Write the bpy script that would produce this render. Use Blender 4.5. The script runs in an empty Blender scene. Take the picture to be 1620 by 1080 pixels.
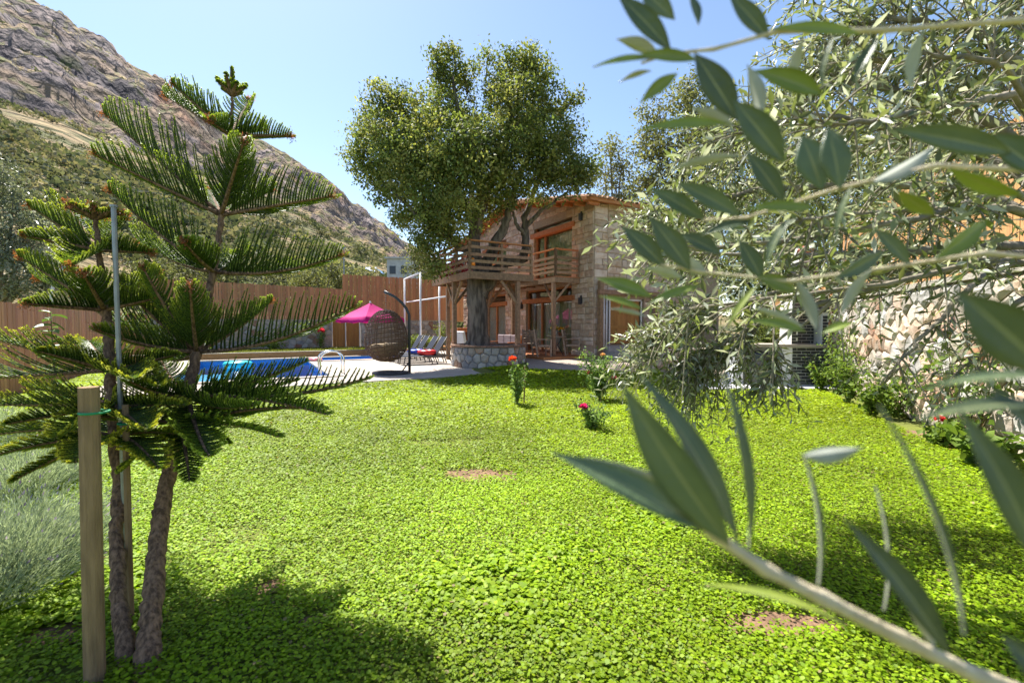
import bpy, bmesh, math, random
import numpy as np
from mathutils import Vector, Matrix
random.seed(7); rng = np.random.default_rng(7)
R = math.radians
scene = bpy.context.scene
COL = scene.collection
# ------------------------------------------------------------------ camera
CAM_H = 1.45; PITCH = R(1.99); FPX = 720.0            # 16 mm lens on 36 mm, photo pixels 1620x1080
cam_d = bpy.data.cameras.new('camera'); cam = bpy.data.objects.new('camera', cam_d); COL.objects.link(cam)
cam.location = (0, 0, CAM_H); cam.rotation_euler = (R(90) - PITCH, 0, 0)
cam_d.lens = 16; cam_d.sensor_width = 36; cam_d.clip_start = 0.02; cam_d.clip_end = 9000
cam_d.dof.use_dof = True; cam_d.dof.focus_distance = 9.0; cam_d.dof.aperture_fstop = 3.4
scene.camera = cam
# ------------------------------------------------------------------ world, sun, exposure
SUN_EL, SUN_AHEAD = R(58.5), R(53)                       # sun high, ahead and to the left (garden is backlit)
sun_dir = Vector((-math.cos(SUN_AHEAD) * math.cos(SUN_EL), math.sin(SUN_AHEAD) * math.cos(SUN_EL), math.sin(SUN_EL)))
world = bpy.data.worlds.new('World'); scene.world = world; world.use_nodes = True
wn = world.node_tree.nodes; wl = world.node_tree.links
sky = wn.new('ShaderNodeTexSky'); sky.sky_type = 'NISHITA'; sky.sun_disc = False
sky.sun_elevation = SUN_EL; sky.sun_rotation = math.atan2(sun_dir.x, sun_dir.y)
sky.altitude = 100; sky.air_density = 1.0; sky.dust_density = .5; sky.ozone_density = 1.6
bg = wn['Background']; bg.inputs['Strength'].default_value = 0.082
wl.new(sky.outputs[0], bg.inputs['Color'])
sun_d = bpy.data.lights.new('sun', 'SUN'); sun_d.energy = 5.0; sun_d.angle = R(0.53); sun_d.color = (1.0, 0.95, 0.87)
sun = bpy.data.objects.new('sun', sun_d); COL.objects.link(sun)
sun.rotation_euler = sun_dir.to_track_quat('Z', 'Y').to_euler()
scene.view_settings.view_transform = 'Standard'; scene.view_settings.look = 'None'
scene.view_settings.exposure = 1.5; scene.view_settings.gamma = 1.0
scene.cycles.max_bounces = 8; scene.cycles.transparent_max_bounces = 8
scene.cycles.use_denoising = True

# ------------------------------------------------------------------ pixel -> point helpers (photo pixels)
_cp, _sp = math.cos(PITCH), math.sin(PITCH)
def P(px, py, Y):
    u = (px - 810) / FPX; v = (540 - py) / FPX
    d = Vector((u, _cp + v * _sp, -_sp + v * _cp))
    return Vector((0, 0, CAM_H)) + d * (Y / d.y)
# plot frame: x along the pool's near edge, y away along its side
TH = math.atan2(.491, .871); D1 = Vector((.871, .491, 0)); E2 = Vector((-.491, .871, 0)); P1 = Vector((-5.04, 12.6, 0))
def W(a, b, z=0): return P1 + D1 * a + E2 * b + Vector((0, 0, z))
def AB(x, y):
    dx, dy = x - P1.x, y - P1.y
    return dx * .871 + dy * .491, -dx * .491 + dy * .871
# ------------------------------------------------------------------ numpy noise
_T = rng.random((256, 256))
def vnoise(x, y):
    x = np.asarray(x, float); y = np.asarray(y, float)
    xi = np.floor(x).astype(int); yi = np.floor(y).astype(int); fx = x - xi; fy = y - yi
    fx = fx * fx * (3 - 2 * fx); fy = fy * fy * (3 - 2 * fy)
    g = lambda i, j: _T[i & 255, j & 255]
    return (g(xi, yi) * (1 - fx) + g(xi + 1, yi) * fx) * (1 - fy) + (g(xi, yi + 1) * (1 - fx) + g(xi + 1, yi + 1) * fx) * fy
def fbm(x, y, o=4):
    s = 0; a = .5
    for k in range(o):
        s = s + a * vnoise(np.asarray(x) * 2 ** k + 17.3 * k, np.asarray(y) * 2 ** k + 9.1 * k); a *= .5
    return s
def sstep(e0, e1, x):
    t = np.clip((np.asarray(x, float) - e0) / (e1 - e0), 0, 1); return t * t * (3 - 2 * t)
def gz(x, y):   # garden ground height
    x = np.asarray(x, float); y = np.asarray(y, float)
    return .2 * sstep(10, 16.5, y) * sstep(-2.6, .5, x) + .05 * (fbm(x * .7, y * .7, 3) - .45) * sstep(13.5, 11.5, y)
# ------------------------------------------------------------------ materials
MATS = {}
def _mix(nt, a, b, fac):
    m = nt.nodes.new('ShaderNodeMix'); m.data_type = 'RGBA'
    for sock, val in ((m.inputs[6], a), (m.inputs[7], b), (m.inputs[0], fac)):
        if hasattr(val, 'is_output'): nt.links.new(val, sock)
        elif sock is m.inputs[0]: sock.default_value = val
        else: sock.default_value = (*val, 1)
    return m.outputs[2]
def mat(name, c1, c2=None, scale=5, rough=.8, bump=0, bscale=None, stretch=(1, 1, 1), rnd=0, spec=.3, metal=0, detail=6, c3=None, scale3=1.0, contrast=(.35, .65), coord='Object', trans=0):
    if name in MATS: return MATS[name]
    m = bpy.data.materials.new(name); m.use_nodes = True; nt = m.node_tree; N = nt.nodes; L = nt.links
    b = N['Principled BSDF']; b.inputs['Roughness'].default_value = rough; b.inputs['Metallic'].default_value = metal
    b.inputs['Specular IOR Level'].default_value = spec
    tc = N.new('ShaderNodeTexCoord'); mp = N.new('ShaderNodeMapping'); mp.inputs['Scale'].default_value = stretch
    if coord == 'World':
        g = N.new('ShaderNodeNewGeometry'); L.new(g.outputs['Position'], mp.inputs[0])
    else: L.new(tc.outputs[coord], mp.inputs[0])
    oi = N.new('ShaderNodeObjectInfo')
    def noise(sc, det=detail, lo=contrast[0], hi=contrast[1]):
        n = N.new('ShaderNodeTexNoise'); n.inputs['Scale'].default_value = sc; n.inputs['Detail'].default_value = det
        n.noise_dimensions = '4D'; ml = N.new('ShaderNodeMath'); ml.operation = 'MULTIPLY'; ml.inputs[1].default_value = 37 if coord == 'Object' else 0
        L.new(oi.outputs['Random'], ml.inputs[0]); L.new(ml.outputs[0], n.inputs['W'])
        L.new(mp.outputs[0], n.inputs['Vector'])
        r = N.new('ShaderNodeMapRange'); r.inputs[1].default_value = lo; r.inputs[2].default_value = hi; L.new(n.outputs[0], r.inputs[0])
        return r.outputs[0], n.outputs[0]
    col = None
    if c2 is not None:
        f, _ = noise(scale); col = _mix(nt, c1, c2, f)
    if c3 is not None:
        f, _ = noise(scale3, 4); col = _mix(nt, col if col is not None else c1, c3, f)
    if rnd:
        mr = N.new('ShaderNodeMapRange'); mr.inputs[3].default_value = 1 - rnd; mr.inputs[4].default_value = 1 + rnd; L.new(oi.outputs['Random'], mr.inputs[0])
        hs = N.new('ShaderNodeHueSaturation'); L.new(mr.outputs[0], hs.inputs['Value'])
        m2 = N.new('ShaderNodeMapRange'); m2.inputs[3].default_value = .5 - rnd * .04; m2.inputs[4].default_value = .5 + rnd * .04
        fr = N.new('ShaderNodeMath'); fr.operation = 'MULTIPLY'; fr.inputs[1].default_value = 13.7; L.new(oi.outputs['Random'], fr.inputs[0])
        fc = N.new('ShaderNodeMath'); fc.operation = 'FRACT'; L.new(fr.outputs[0], fc.inputs[0]); L.new(fc.outputs[0], m2.inputs[0]); L.new(m2.outputs[0], hs.inputs['Hue'])
        if col is not None: L.new(col, hs.inputs['Color'])
        else: hs.inputs['Color'].default_value = (*c1, 1)
        col = hs.outputs[0]
    if col is not None: L.new(col, b.inputs['Base Color'])
    else: b.inputs['Base Color'].default_value = (*c1, 1)
    if bump:
        _, n = noise(bscale or scale * 2); bp = N.new('ShaderNodeBump'); bp.inputs['Strength'].default_value = bump; bp.inputs['Distance'].default_value = .02
        L.new(n, bp.inputs['Height']); L.new(bp.outputs[0], b.inputs['Normal'])
    if trans:
        t = N.new('ShaderNodeBsdfTranslucent'); ms = N.new('ShaderNodeMixShader'); ms.inputs[0].default_value = trans
        if col is not None: L.new(col, t.inputs['Color'])
        else: t.inputs['Color'].default_value = (*c1, 1)
        L.new(b.outputs[0], ms.inputs[1]); L.new(t.outputs[0], ms.inputs[2]); L.new(ms.outputs[0], N['Material Output'].inputs[0])
    MATS[name] = m; return m
def foliage_mat(name, trans=.44, rough=.62, spec=.2, tmul=(1.25, 1.25, .7)):
    m = bpy.data.materials.new(name); m.use_nodes = True; nt = m.node_tree; N = nt.nodes; L = nt.links
    b = N['Principled BSDF']; b.inputs['Roughness'].default_value = rough; b.inputs['Specular IOR Level'].default_value = spec
    at = N.new('ShaderNodeAttribute'); at.attribute_name = 'tint'
    L.new(at.outputs['Color'], b.inputs['Base Color'])
    t = N.new('ShaderNodeBsdfTranslucent'); ms = N.new('ShaderNodeMixShader'); ms.inputs[0].default_value = trans
    mm = N.new('ShaderNodeMix'); mm.data_type = 'RGBA'; mm.blend_type = 'MULTIPLY'; mm.inputs[0].default_value = 1
    L.new(at.outputs['Color'], mm.inputs[6]); mm.inputs[7].default_value = (*tmul, 1); L.new(mm.outputs[2], t.inputs['Color'])
    L.new(b.outputs[0], ms.inputs[1]); L.new(t.outputs[0], ms.inputs[2]); L.new(ms.outputs[0], N['Material Output'].inputs[0])
    MATS[name] = m; return m
# ------------------------------------------------------------------ objects
def setp(o, label=None, cat=None, group=None, kind=None):
    if label: o['label'] = label
    if cat: o['category'] = cat
    if group: o['group'] = group
    if kind: o['kind'] = kind
    return o
def thing(name, label, cat, loc=(0, 0, 0), rz=0, group=None):
    o = bpy.data.objects.new(name, None); o.empty_display_size = .2; COL.objects.link(o)
    o.location = loc; o.rotation_euler = (0, 0, rz); return setp(o, label, cat, group)
def link(name, me, m=None, parent=None, world=False):
    o = bpy.data.objects.new(name, me); COL.objects.link(o)
    if m is not None and not me.materials: me.materials.append(m)
    if parent is not None:
        o.parent = parent
        if world: o.matrix_parent_inverse = Matrix.Translation(-world_loc(parent)) 
    return o
def world_loc(o):
    l = Vector(o.location)
    while o.parent is not None: o = o.parent; l = l + Vector(o.location)
    return l
class MB:
    def __init__(s): s.v = []; s.f = []; s.mi = []; s.cur = 0
    def add(s, vs, fs):
        n = len(s.v); s.v += [tuple(v) for v in vs]; s.f += [tuple(i + n for i in f) for f in fs]; s.mi += [s.cur] * len(fs); return s
    def box(s, c, size, rot=None, taper=1.0):
        x, y, z = (k / 2 for k in size); c = Vector(c)
        vs = [Vector((sx * x * (taper if sz > 0 else 1), sy * y * (taper if sz > 0 else 1), sz * z)) for sz in (-1, 1) for sy in (-1, 1) for sx in (-1, 1)]
        if rot is not None: vs = [rot @ v for v in vs]
        return s.add([c + v for v in vs], [(0, 2, 3, 1), (4, 5, 7, 6), (0, 1, 5, 4), (2, 6, 7, 3), (0, 4, 6, 2), (1, 3, 7, 5)])
    def b2(s, lo, hi):
        lo = Vector(lo); hi = Vector(hi); return s.box((lo + hi) / 2, hi - lo)
    def beam(s, p, q, w, h):
        p = Vector(p); q = Vector(q); d = q - p; rot = d.to_track_quat('X', 'Z').to_matrix()
        return s.box((p + q) / 2, (d.length, w, h), rot)
    def tube(s, pts, rad, n=6, cap=True, closed=False):
        pts = [Vector(p) for p in pts]; m = len(pts)
        if not hasattr(rad, '__len__'): rad = [rad] * m
        base = len(s.v); up = Vector((0, 0, 1)); nrm = None; vs = []
        for i in range(m):
            if closed: t = pts[(i + 1) % m] - pts[i - 1]
            else: t = pts[min(i + 1, m - 1)] - pts[max(i - 1, 0)]
            if t.length < 1e-9: t = Vector((0, 0, 1))
            t.normalize()
            if nrm is None: nrm = t.orthogonal().normalized()
            nrm = (nrm - t * nrm.dot(t))
            nrm = nrm.normalized() if nrm.length > 1e-6 else t.orthogonal().normalized()
            bn = t.cross(nrm)
            for k in range(n):
                a = 2 * math.pi * k / n; vs.append(pts[i] + (nrm * math.cos(a) + bn * math.sin(a)) * rad[i])
        fs = []
        for i in range(m if closed else m - 1):
            j = (i + 1) % m
            for k in range(n):
                k2 = (k + 1) % n; fs.append((i * n + k, i * n + k2, j * n + k2, j * n + k))
        if cap and not closed: fs += [tuple(range(n - 1, -1, -1)), tuple((m - 1) * n + k for k in range(n))]
        return s.add(vs, fs)
    def lathe(s, prof, n=20, c=(0, 0, 0)):
        c = Vector(c); vs = []; fs = []
        for r, z in prof:
            for k in range(n):
                a = 2 * math.pi * k / n; vs.append(c + Vector((r * math.cos(a), r * math.sin(a), z)))
        for i in range(len(prof) - 1):
            for k in range(n):
                k2 = (k + 1) % n; fs.append((i * n + k, i * n + k2, (i + 1) * n + k2, (i + 1) * n + k))
        return s.add(vs, fs)
    def mesh(s, name, mats=None, smooth=False):
        me = bpy.data.meshes.new(name); me.from_pydata(s.v, [], s.f); me.update()
        if mats is not None:
            for m in (mats if isinstance(mats, (list, tuple)) else [mats]): me.materials.append(m)
            if len(me.materials) > 1: me.polygons.foreach_set('material_index', s.mi)
        if smooth: me.polygons.foreach_set('use_smooth', [True] * len(me.polygons))
        return me
    def build(s, name, m=None, parent=None, smooth=False, world=False):
        return link(name, s.mesh(name, m, smooth), None, parent, world)
def np_mesh(name, V, F, tint=None, m=None, parent=None, world=False, smooth=False):
    V = np.asarray(V, np.float32); F = np.asarray(F, np.int32); k = F.shape[1]
    me = bpy.data.meshes.new(name); me.vertices.add(len(V)); me.vertices.foreach_set('co', V.ravel())
    me.loops.add(F.size); me.loops.foreach_set('vertex_index', F.ravel())
    me.polygons.add(len(F)); me.polygons.foreach_set('loop_start', np.arange(len(F), dtype=np.int32) * k)
    try: me.polygons.foreach_set('loop_total', np.full(len(F), k, np.int32))
    except Exception: pass
    if smooth: me.polygons.foreach_set('use_smooth', np.ones(len(F), bool))
    if tint is not None:
        a = me.color_attributes.new('tint', 'FLOAT_COLOR', 'POINT')
        a.data.foreach_set('color', np.concatenate([np.asarray(tint, np.float32), np.ones((len(V), 1), np.float32)], 1).ravel())
    me.update(calc_edges=True); me.validate()
    return link(name, me, m, parent, world)
def nrmz(v): return v / (np.linalg.norm(v, axis=1, keepdims=True) + 1e-9)
def rand_unit(n):
    v = rng.normal(size=(n, 3)); return nrmz(v)
def leaf_quads(C, D, Nn, L, Wd, fold=.2):
    """diamond leaves: base C, axis D, normal Nn -> two tris each"""
    n = len(C); D = nrmz(D); S = nrmz(np.cross(D, Nn)); U = np.cross(S, D); L = np.broadcast_to(L, (n,))[:, None]; Wd = np.broadcast_to(Wd, (n,))[:, None]
    mid = C + D * L * .5 + U * Wd * fold
    V = np.stack([C, mid - S * Wd * .5, C + D * L, mid + S * Wd * .5], 1)
    V[:, 0] -= 0; F = np.array([[0, 1, 2], [0, 2, 3]])
    F = (np.arange(n)[:, None, None] * 4 + F[None]).reshape(-1, 3)
    return V.reshape(-1, 3), F
def palette(n, cols, jit=.18):
    cols = np.array(cols); c = cols[rng.integers(0, len(cols), n)]
    return np.clip(c * (1 + rng.normal(0, jit, (n, 1))), .005, 1)
FOL = foliage_mat('foliage'); FOL_OLIVE = foliage_mat('olive_foliage', .40, .38, .5, (1.1, 1.1, .8)); FOL_LAWN = foliage_mat('clover_leaf', .48, .55, .3, (1.2, 1.15, .5))
FOL_PINE = foliage_mat('araucaria_needles', .42, .45, .4)
# ------------------------------------------------------------------ stones
def clip(poly, mx, my, nx, ny):
    out = []; n = len(poly)
    for i in range(n):
        a = poly[i]; b = poly[(i + 1) % n]
        da = (a[0] - mx) * nx + (a[1] - my) * ny; db = (b[0] - mx) * nx + (b[1] - my) * ny
        if da <= 0: out.append(a)
        if (da < 0 < db) or (db < 0 < da):
            t = da / (da - db); out.append((a[0] + t * (b[0] - a[0]), a[1] + t * (b[1] - a[1])))
    return out
def rubble(w, h, size, aspect=1.35):
    nx = max(1, round(w / (size * aspect))); ny = max(1, round(h / size)); sx = w / nx; sy = h / ny; pts = {}
    for j in range(ny):
        for i in range(-1, nx + 1):
            pts[i, j] = ((i + .5 + (.5 if j % 2 else 0) * .8 - .2 + random.uniform(-.3, .3)) * sx, (j + .5 + random.uniform(-.3, .3)) * sy)
    cells = []
    for (i, j), (x, y) in pts.items():
        poly = [(0, 0), (w, 0), (w, h), (0, h)]
        for dj in (-2, -1, 0, 1, 2):
            for di in (-2, -1, 0, 1, 2):
                q = pts.get((i + di, j + dj))
                if q is None or (di == 0 and dj == 0): continue
                vx, vy = q[0] - x, q[1] - y
                poly = clip(poly, (x + q[0]) / 2, (y + q[1]) / 2, vx, vy)
                if len(poly) < 3: break
            if len(poly) < 3: break
        if len(poly) < 3: continue
        xs = [p[0] for p in poly]; ys = [p[1] for p in poly]
        if max(xs) - min(xs) < size * .25 or max(ys) - min(ys) < size * .2: continue
        cells.append(poly)
    return cells
def coursed(w, h, rh, bw):
    cells = []; y = 0
    while y < h - .05:
        hh = min(rh * random.uniform(.7, 1.35), h - y)
        if h - y - hh < rh * .4: hh = h - y
        x = 0
        while x < w - .03:
            ww = bw * random.uniform(.55, 1.6)
            if w - x - ww < bw * .45: ww = w - x
            j = lambda: random.uniform(-.012, .012)
            cells.append([(x + j(), y + j()), (x + ww + j(), y + j()), (x + ww + j(), y + hh + j()), (x + j(), y + hh + j())]); x += ww
        y += hh
    return cells
def stone_mesh(poly, fn, gap=.009, depth=.045, sink=.03):
    cx = sum(p[0] for p in poly) / len(poly); cy = sum(p[1] for p in poly) / len(poly)
    pl = []
    for k in range(len(poly)):                              # extra edge points make rounded uneven outlines
        a = poly[k]; b = poly[(k + 1) % len(poly)]; pl.append(a)
        if math.hypot(b[0] - a[0], b[1] - a[1]) > .09: pl.append(((a[0] + b[0]) / 2 + random.uniform(-.008, .008), (a[1] + b[1]) / 2 + random.uniform(-.008, .008)))
    def ring(g, z, jz=0):
        o = []
        for p in pl:
            dx, dy = cx - p[0], cy - p[1]; l = math.hypot(dx, dy) + 1e-6; k = min(g / l, .8)
            o.append(fn(p[0] + dx * k, p[1] + dy * k, z + random.uniform(-jz, jz)))
        return o
    d = depth * random.uniform(.6, 1.3); n = len(pl)
    vs = ring(gap, -sink) + ring(gap * 1.3, d * .6, .006) + ring(gap * 1.3 + d * .9, d, .008)
    fs = []
    for r in (0, 1):
        for k in range(n):
            k2 = (k + 1) % n; fs.append((r * n + k, r * n + k2, (r + 1) * n + k2, (r + 1) * n + k))
    fs.append(tuple(2 * n + k for k in range(n)))
    mb = MB(); mb.add(vs, fs); return mb
def stones(cells, fn, mats, parent, world=False, **kw):
    for c in cells:
        o = stone_mesh(c, fn, **kw).build('stone', random.choice(mats), parent, False, world)
# ================================================================== THE SETTING
M_SOIL = mat('mossy_soil', (.10, .12, .02), (.07, .07, .02), 14, .95, .6, 40, coord='World', c3=(.13, .15, .02), scale3=1.2)
M_EARTH = mat('bare_earth', (.17, .10, .06), (.11, .065, .04), 22, .95, .8, 60, coord='World', c3=(.22, .13, .08), scale3=5)
M_LAND = mat('dry_land', (.26, .20, .11), (.12, .13, .05), .35, .95, .5, 3, coord='World')
M_PAVE = mat('travertine', (.34, .29, .24), (.27, .23, .19), 6, .7, .15, 60, coord='World', c3=(.38, .33, .28), scale3=1.2)
M_GRAVEL = mat('gravel', (.38, .31, .26), (.22, .18, .15), 30, .9, .9, 60, coord='World', c3=(.32, .25, .20), scale3=2)
M_MORTAR = mat('mortar', (.40, .36, .31), (.30, .27, .23), 14, .95, .6, 50)
M_STONES = [mat('stone_' + n, c, c2, 11, .9, .5, 34, rnd=.22, c3=c3, scale3=4) for n, c, c2, c3 in (
    ('grey', (.36, .34, .32), (.25, .24, .24), (.45, .42, .38)), ('cream', (.50, .43, .34), (.38, .31, .24), (.30, .27, .24)), ('buff', (.42, .33, .24), (.31, .24, .18), (.46, .41, .35)),
    ('rust', (.36, .17, .09), (.26, .13, .08), (.36, .28, .22)), ('slate', (.26, .26, .28), (.18, .18, .20), (.36, .34, .32)))]
M_HSTONES = [mat('house_stone_' + n, c, c2, 9, .9, .5, 30, rnd=.16, c3=c3, scale3=5) for n, c, c2, c3 in (
    ('pink', (.57, .44, .35), (.44, .32, .24), (.58, .49, .41)), ('tan', (.45, .31, .20), (.32, .21, .14), (.52, .42, .32)), ('pale', (.58, .47, .37), (.46, .35, .26), (.40, .28, .20)))]
WOODS = {}
def wood(name, c1, c2, rnd=.2, st=(9, 9, .8), rough=.75):
    return mat(name, c1, c2, 3.2, rough, .35, 9, stretch=st, rnd=rnd, contrast=(.3, .7))
M_FENCE = wood('fence_board', (.50, .25, .125), (.36, .17, .085), .2)
M_FENCE2 = wood('cedar_board', (.50, .28, .115), (.38, .19, .075), .16)
M_OLDWOOD = wood('weathered_timber', (.34, .21, .125), (.19, .115, .07), .2, (4, 4, 4))
M_REDWOOD = wood('stained_timber', (.46, .19, .075), (.32, .12, .05), .15, (3, 3, 3))
M_TEAK = wood('grey_teak', (.36, .27, .20), (.25, .18, .13), .12, (4, 4, 4))
M_DOOR = wood('pine_door', (.42, .21, .06), (.32, .15, .045), .12)
M_WHITE = mat('white_paint', (.76, .76, .76), (.68, .68, .68), 12, .45)
M_STEEL = mat('polished_steel', (.72, .73, .75), rough=.16, metal=1)
M_GREYMETAL = mat('grey_metal', (.30, .32, .34), (.24, .25, .27), 20, .45, metal=.6)
M_DARKMETAL = mat('anthracite_metal', (.035, .037, .042), rough=.42, spec=.5)
# ---- ground sheet in the plot frame, with the pool cut out
def axis(lo, hi, dense_lo, dense_hi, step, extra=()):
    v = list(np.arange(dense_lo, dense_hi + 1e-6, step)); g = step
    x = dense_lo
    while x > lo: g *= 1.5; x -= g; v.append(max(x, lo))
    x = dense_hi; g = step
    while x < hi: g *= 1.5; x += g; v.append(min(x, hi))
    v = [q for q in v if all(abs(q - e) > .12 for e in extra)] + list(extra)
    return sorted(set(round(q, 4) for q in v))
A0, A1, B0, B1 = -3.7, 0.0, 0.0, 8.0        # pool (plot frame) and its side channel
CH_A1, CH_B0 = 4.6, 5.9
def in_pool(a, b): return (A0 < a < A1 and B0 < b < B1) or (A0 < a < CH_A1 and CH_B0 < b < B1)
xs = axis(-4000, 4000, -18, 22, .4, (A0, A1, CH_A1)); ys = axis(-4000, 4000, -14, 20, .4, (B0, CH_B0, B1))
V = []; Fc = []
for b in ys:
    for a in xs:
        w = W(a, b); z = float(gz(w.x, w.y)) - .012
        if abs(a) > 30 or abs(b) > 30: z = -.2
        V.append((w.x, w.y, z))
nx = len(xs)
for j in range(len(ys) - 1):
    for i in range(nx - 1):
        if in_pool((xs[i] + xs[i + 1]) / 2, (ys[j] + ys[j + 1]) / 2): continue
        Fc.append((j * nx + i, j * nx + i + 1, (j + 1) * nx + i + 1, (j + 1) * nx + i))
g = MB(); g.add(V, Fc); go = g.build('ground', M_SOIL, None, True); setp(go, 'brown garden soil and dry earth under everything', kind='structure')
# ---- pool terrace paving: slabs round the pool, flush pieces butted together
pt = MB()
ZT = .05
for lo, hi in (((A0 - .5, -1.7), (4.5, B0 - .34)), ((A1 + .34, B0 - .34), (4.5, CH_B0 - .3)), ((-6.1, -1.7), (A0 - .5, 9.0)), ):
    pass
def slab(mb, a0, b0, a1, b1, z0, z1):
    c = [W(a0, b0), W(a1, b0), W(a1, b1), W(a0, b1)]
    mb.add([(p.x, p.y, z0) for p in c] + [(p.x, p.y, z1) for p in c], [(3, 2, 1, 0), (4, 5, 6, 7), (0, 1, 5, 4), (1, 2, 6, 5), (2, 3, 7, 6), (3, 0, 4, 7)])
slab(pt, A0 - 1.2, -1.7, 4.5, -.32, -.1, ZT); slab(pt, .32, -.32, 4.5, CH_B0 - .32, -.1, ZT); slab(pt, 4.5, .6, 7.3, CH_B0 - .32, -.1, ZT - .003)
slab(pt, A0 - 1.2, -.32, A0 - .32, 9.0, -.1, ZT); slab(pt, CH_A1 + .3, CH_B0 - .32, 7.3, 9.0, -.1, ZT)
po = pt.build('pool_terrace', M_PAVE); setp(po, 'pale travertine paving round the pool', kind='structure')
# ---- pool: basin, coping stones, water
M_TILE = mat('pool_tile', (.03, .20, .52), (.02, .15, .42), 30, .25, .1, 60, coord='World')
M_POOLFLOOR = mat('pool_floor', (.10, .50, .80), (.08, .44, .74), 6, .35, coord='World')
pool = thing('swimming_pool', 'rectangular blue tiled swimming pool with pale stone coping and a side channel', 'pool', P1, TH)
sb = MB(); ZB = -1.5
def wallq(mb, p, q, z0, z1): mb.add([(p[0], p[1], z0), (q[0], q[1], z0), (q[0], q[1], z1), (p[0], p[1], z1)], [(0, 1, 2, 3), (3, 2, 1, 0)][:1])
loop = [(A0, B0), (A1, B0), (A1, CH_B0), (CH_A1, CH_B0), (CH_A1, B1), (A0, B1)]
for i in range(6): wallq(sb, loop[(i + 1) % 6], loop[i], ZB, .03)
sb.build('basin_wall', M_TILE, pool)
fb = MB(); fb.add([(A0, B0, ZB), (A1, B0, ZB), (A1, CH_B0, ZB), (CH_A1, CH_B0, ZB), (CH_A1, B1, ZB), (A0, B1, ZB)], [(0, 1, 2, 5), (2, 3, 4, 5)]); fb.build('basin_floor', M_POOLFLOOR, pool)
M_STEP = mat('pool_step', (.42, .58, .74), (.36, .52, .70), 12, .4)
for k, (x1, z) in enumerate(((A0 + 1.0, -.45), (A0 + 1.5, -.85))):
    s_ = MB(); s_.b2((A0 + .005, B0 + .005 + k * .002, ZB), (x1, B1 - .01, z)); s_.build('step', M_STEP, pool)
cop_m = MB(); cop_m.box((0, 0, 0), (.596, .31, .05)); cop_me = cop_m.mesh('coping_stone', M_PAVE)
def coping(p, q, nrm):
    p = Vector((*p, 0)); q = Vector((*q, 0)); d = (q - p); n = max(1, round(d.length / .6)); u = d.normalized()
    for k in range(n):
        o = link('coping_stone', cop_me, None, pool); c = p + d * ((k + .5) / n) + Vector((*nrm, 0)) * .135
        o.location = (c.x, c.y, ZT + .002 + random.uniform(0, .003)); o.rotation_euler = (0, 0, math.atan2(u.y, u.x)); o.scale = (d.length / n / .6, 1, 1)
coping((A0 - .3, B0), (A1 + .3, B0), (0, -1)); coping((A1, B0), (A1, CH_B0 - .02), (1, 0)); coping((A1 + .3, CH_B0), (CH_A1 + .28, CH_B0), (0, -1))
coping((CH_A1, CH_B0), (CH_A1, B1), (1, 0)); coping((CH_A1 + .28, B1), (A0 - .3, B1), (0, 1)); coping((A0, B1), (A0, B0), (-1, 0))
wm = bpy.data.materials.new('water'); wm.use_nodes = True; nt = wm.node_tree; b = nt.nodes['Principled BSDF']
nt.nodes.remove(b)
nz = nt.nodes.new('ShaderNodeTexNoise'); nz.inputs['Scale'].default_value = 3.5; nz.inputs['Detail'].default_value = 3; gg = nt.nodes.new('ShaderNodeNewGeometry'); nt.links.new(gg.outputs['Position'], nz.inputs['Vector'])
bp = nt.nodes.new('ShaderNodeBump'); bp.inputs['Strength'].default_value = .3; bp.inputs['Distance'].default_value = .04; nt.links.new(nz.outputs[0], bp.inputs['Height']); tr_ = nt.nodes.new('ShaderNodeBsdfTransparent'); tr_.inputs[0].default_value = (.50, .86, .97, 1); gl_ = nt.nodes.new('ShaderNodeBsdfGlossy'); gl_.inputs['Roughness'].default_value = .03; fn_ = nt.nodes.new('ShaderNodeFresnel'); fn_.inputs[0].default_value = 1.33
for n_ in (gl_, fn_): nt.links.new(bp.outputs[0], n_.inputs['Normal'])
mx_ = nt.nodes.new('ShaderNodeMixShader'); nt.links.new(fn_.outputs[0], mx_.inputs[0]); nt.links.new(tr_.outputs[0], mx_.inputs[1]); nt.links.new(gl_.outputs[0], mx_.inputs[2]); nt.links.new(mx_.outputs[0], nt.nodes['Material Output'].inputs[0])
wb = MB(); wb.add([W(A0, B0, -.12), W(A1, B0, -.12), W(A1, CH_B0, -.12), W(CH_A1, CH_B0, -.12), W(CH_A1, B1, -.12), W(A0, B1, -.12)], [(0, 1, 2, 5), (2, 3, 4, 5)])
wo = wb.build('water', wm); setp(wo, 'clear blue rippled water filling the pool', kind='structure')
# ladder
lad = thing('pool_ladder', 'polished steel ladder with two arched handrails at the pool corner', 'ladder', W(0, 0), TH)
for y in (.35, .83):
    m_ = MB(); pts = [(.42, y, ZT)] + [(.42 - .0, y, .45)] + [(.1 + .32 * math.cos(t), y, .5 + .22 * math.sin(t)) for t in np.linspace(.15, math.pi - .15, 9)] + [(-.22, y, .4), (-.2, y, -.2), (-.14, y, -1.1)]
    m_.tube(pts, .024, 8); m_.build('handrail', M_STEEL, lad, True)
for z in (-.35, -.6, -.85):
    m_ = MB(); m_.box((-.17, .59, z), (.08, .5, .03)); m_.build('rung', M_STEEL, lad)
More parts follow.
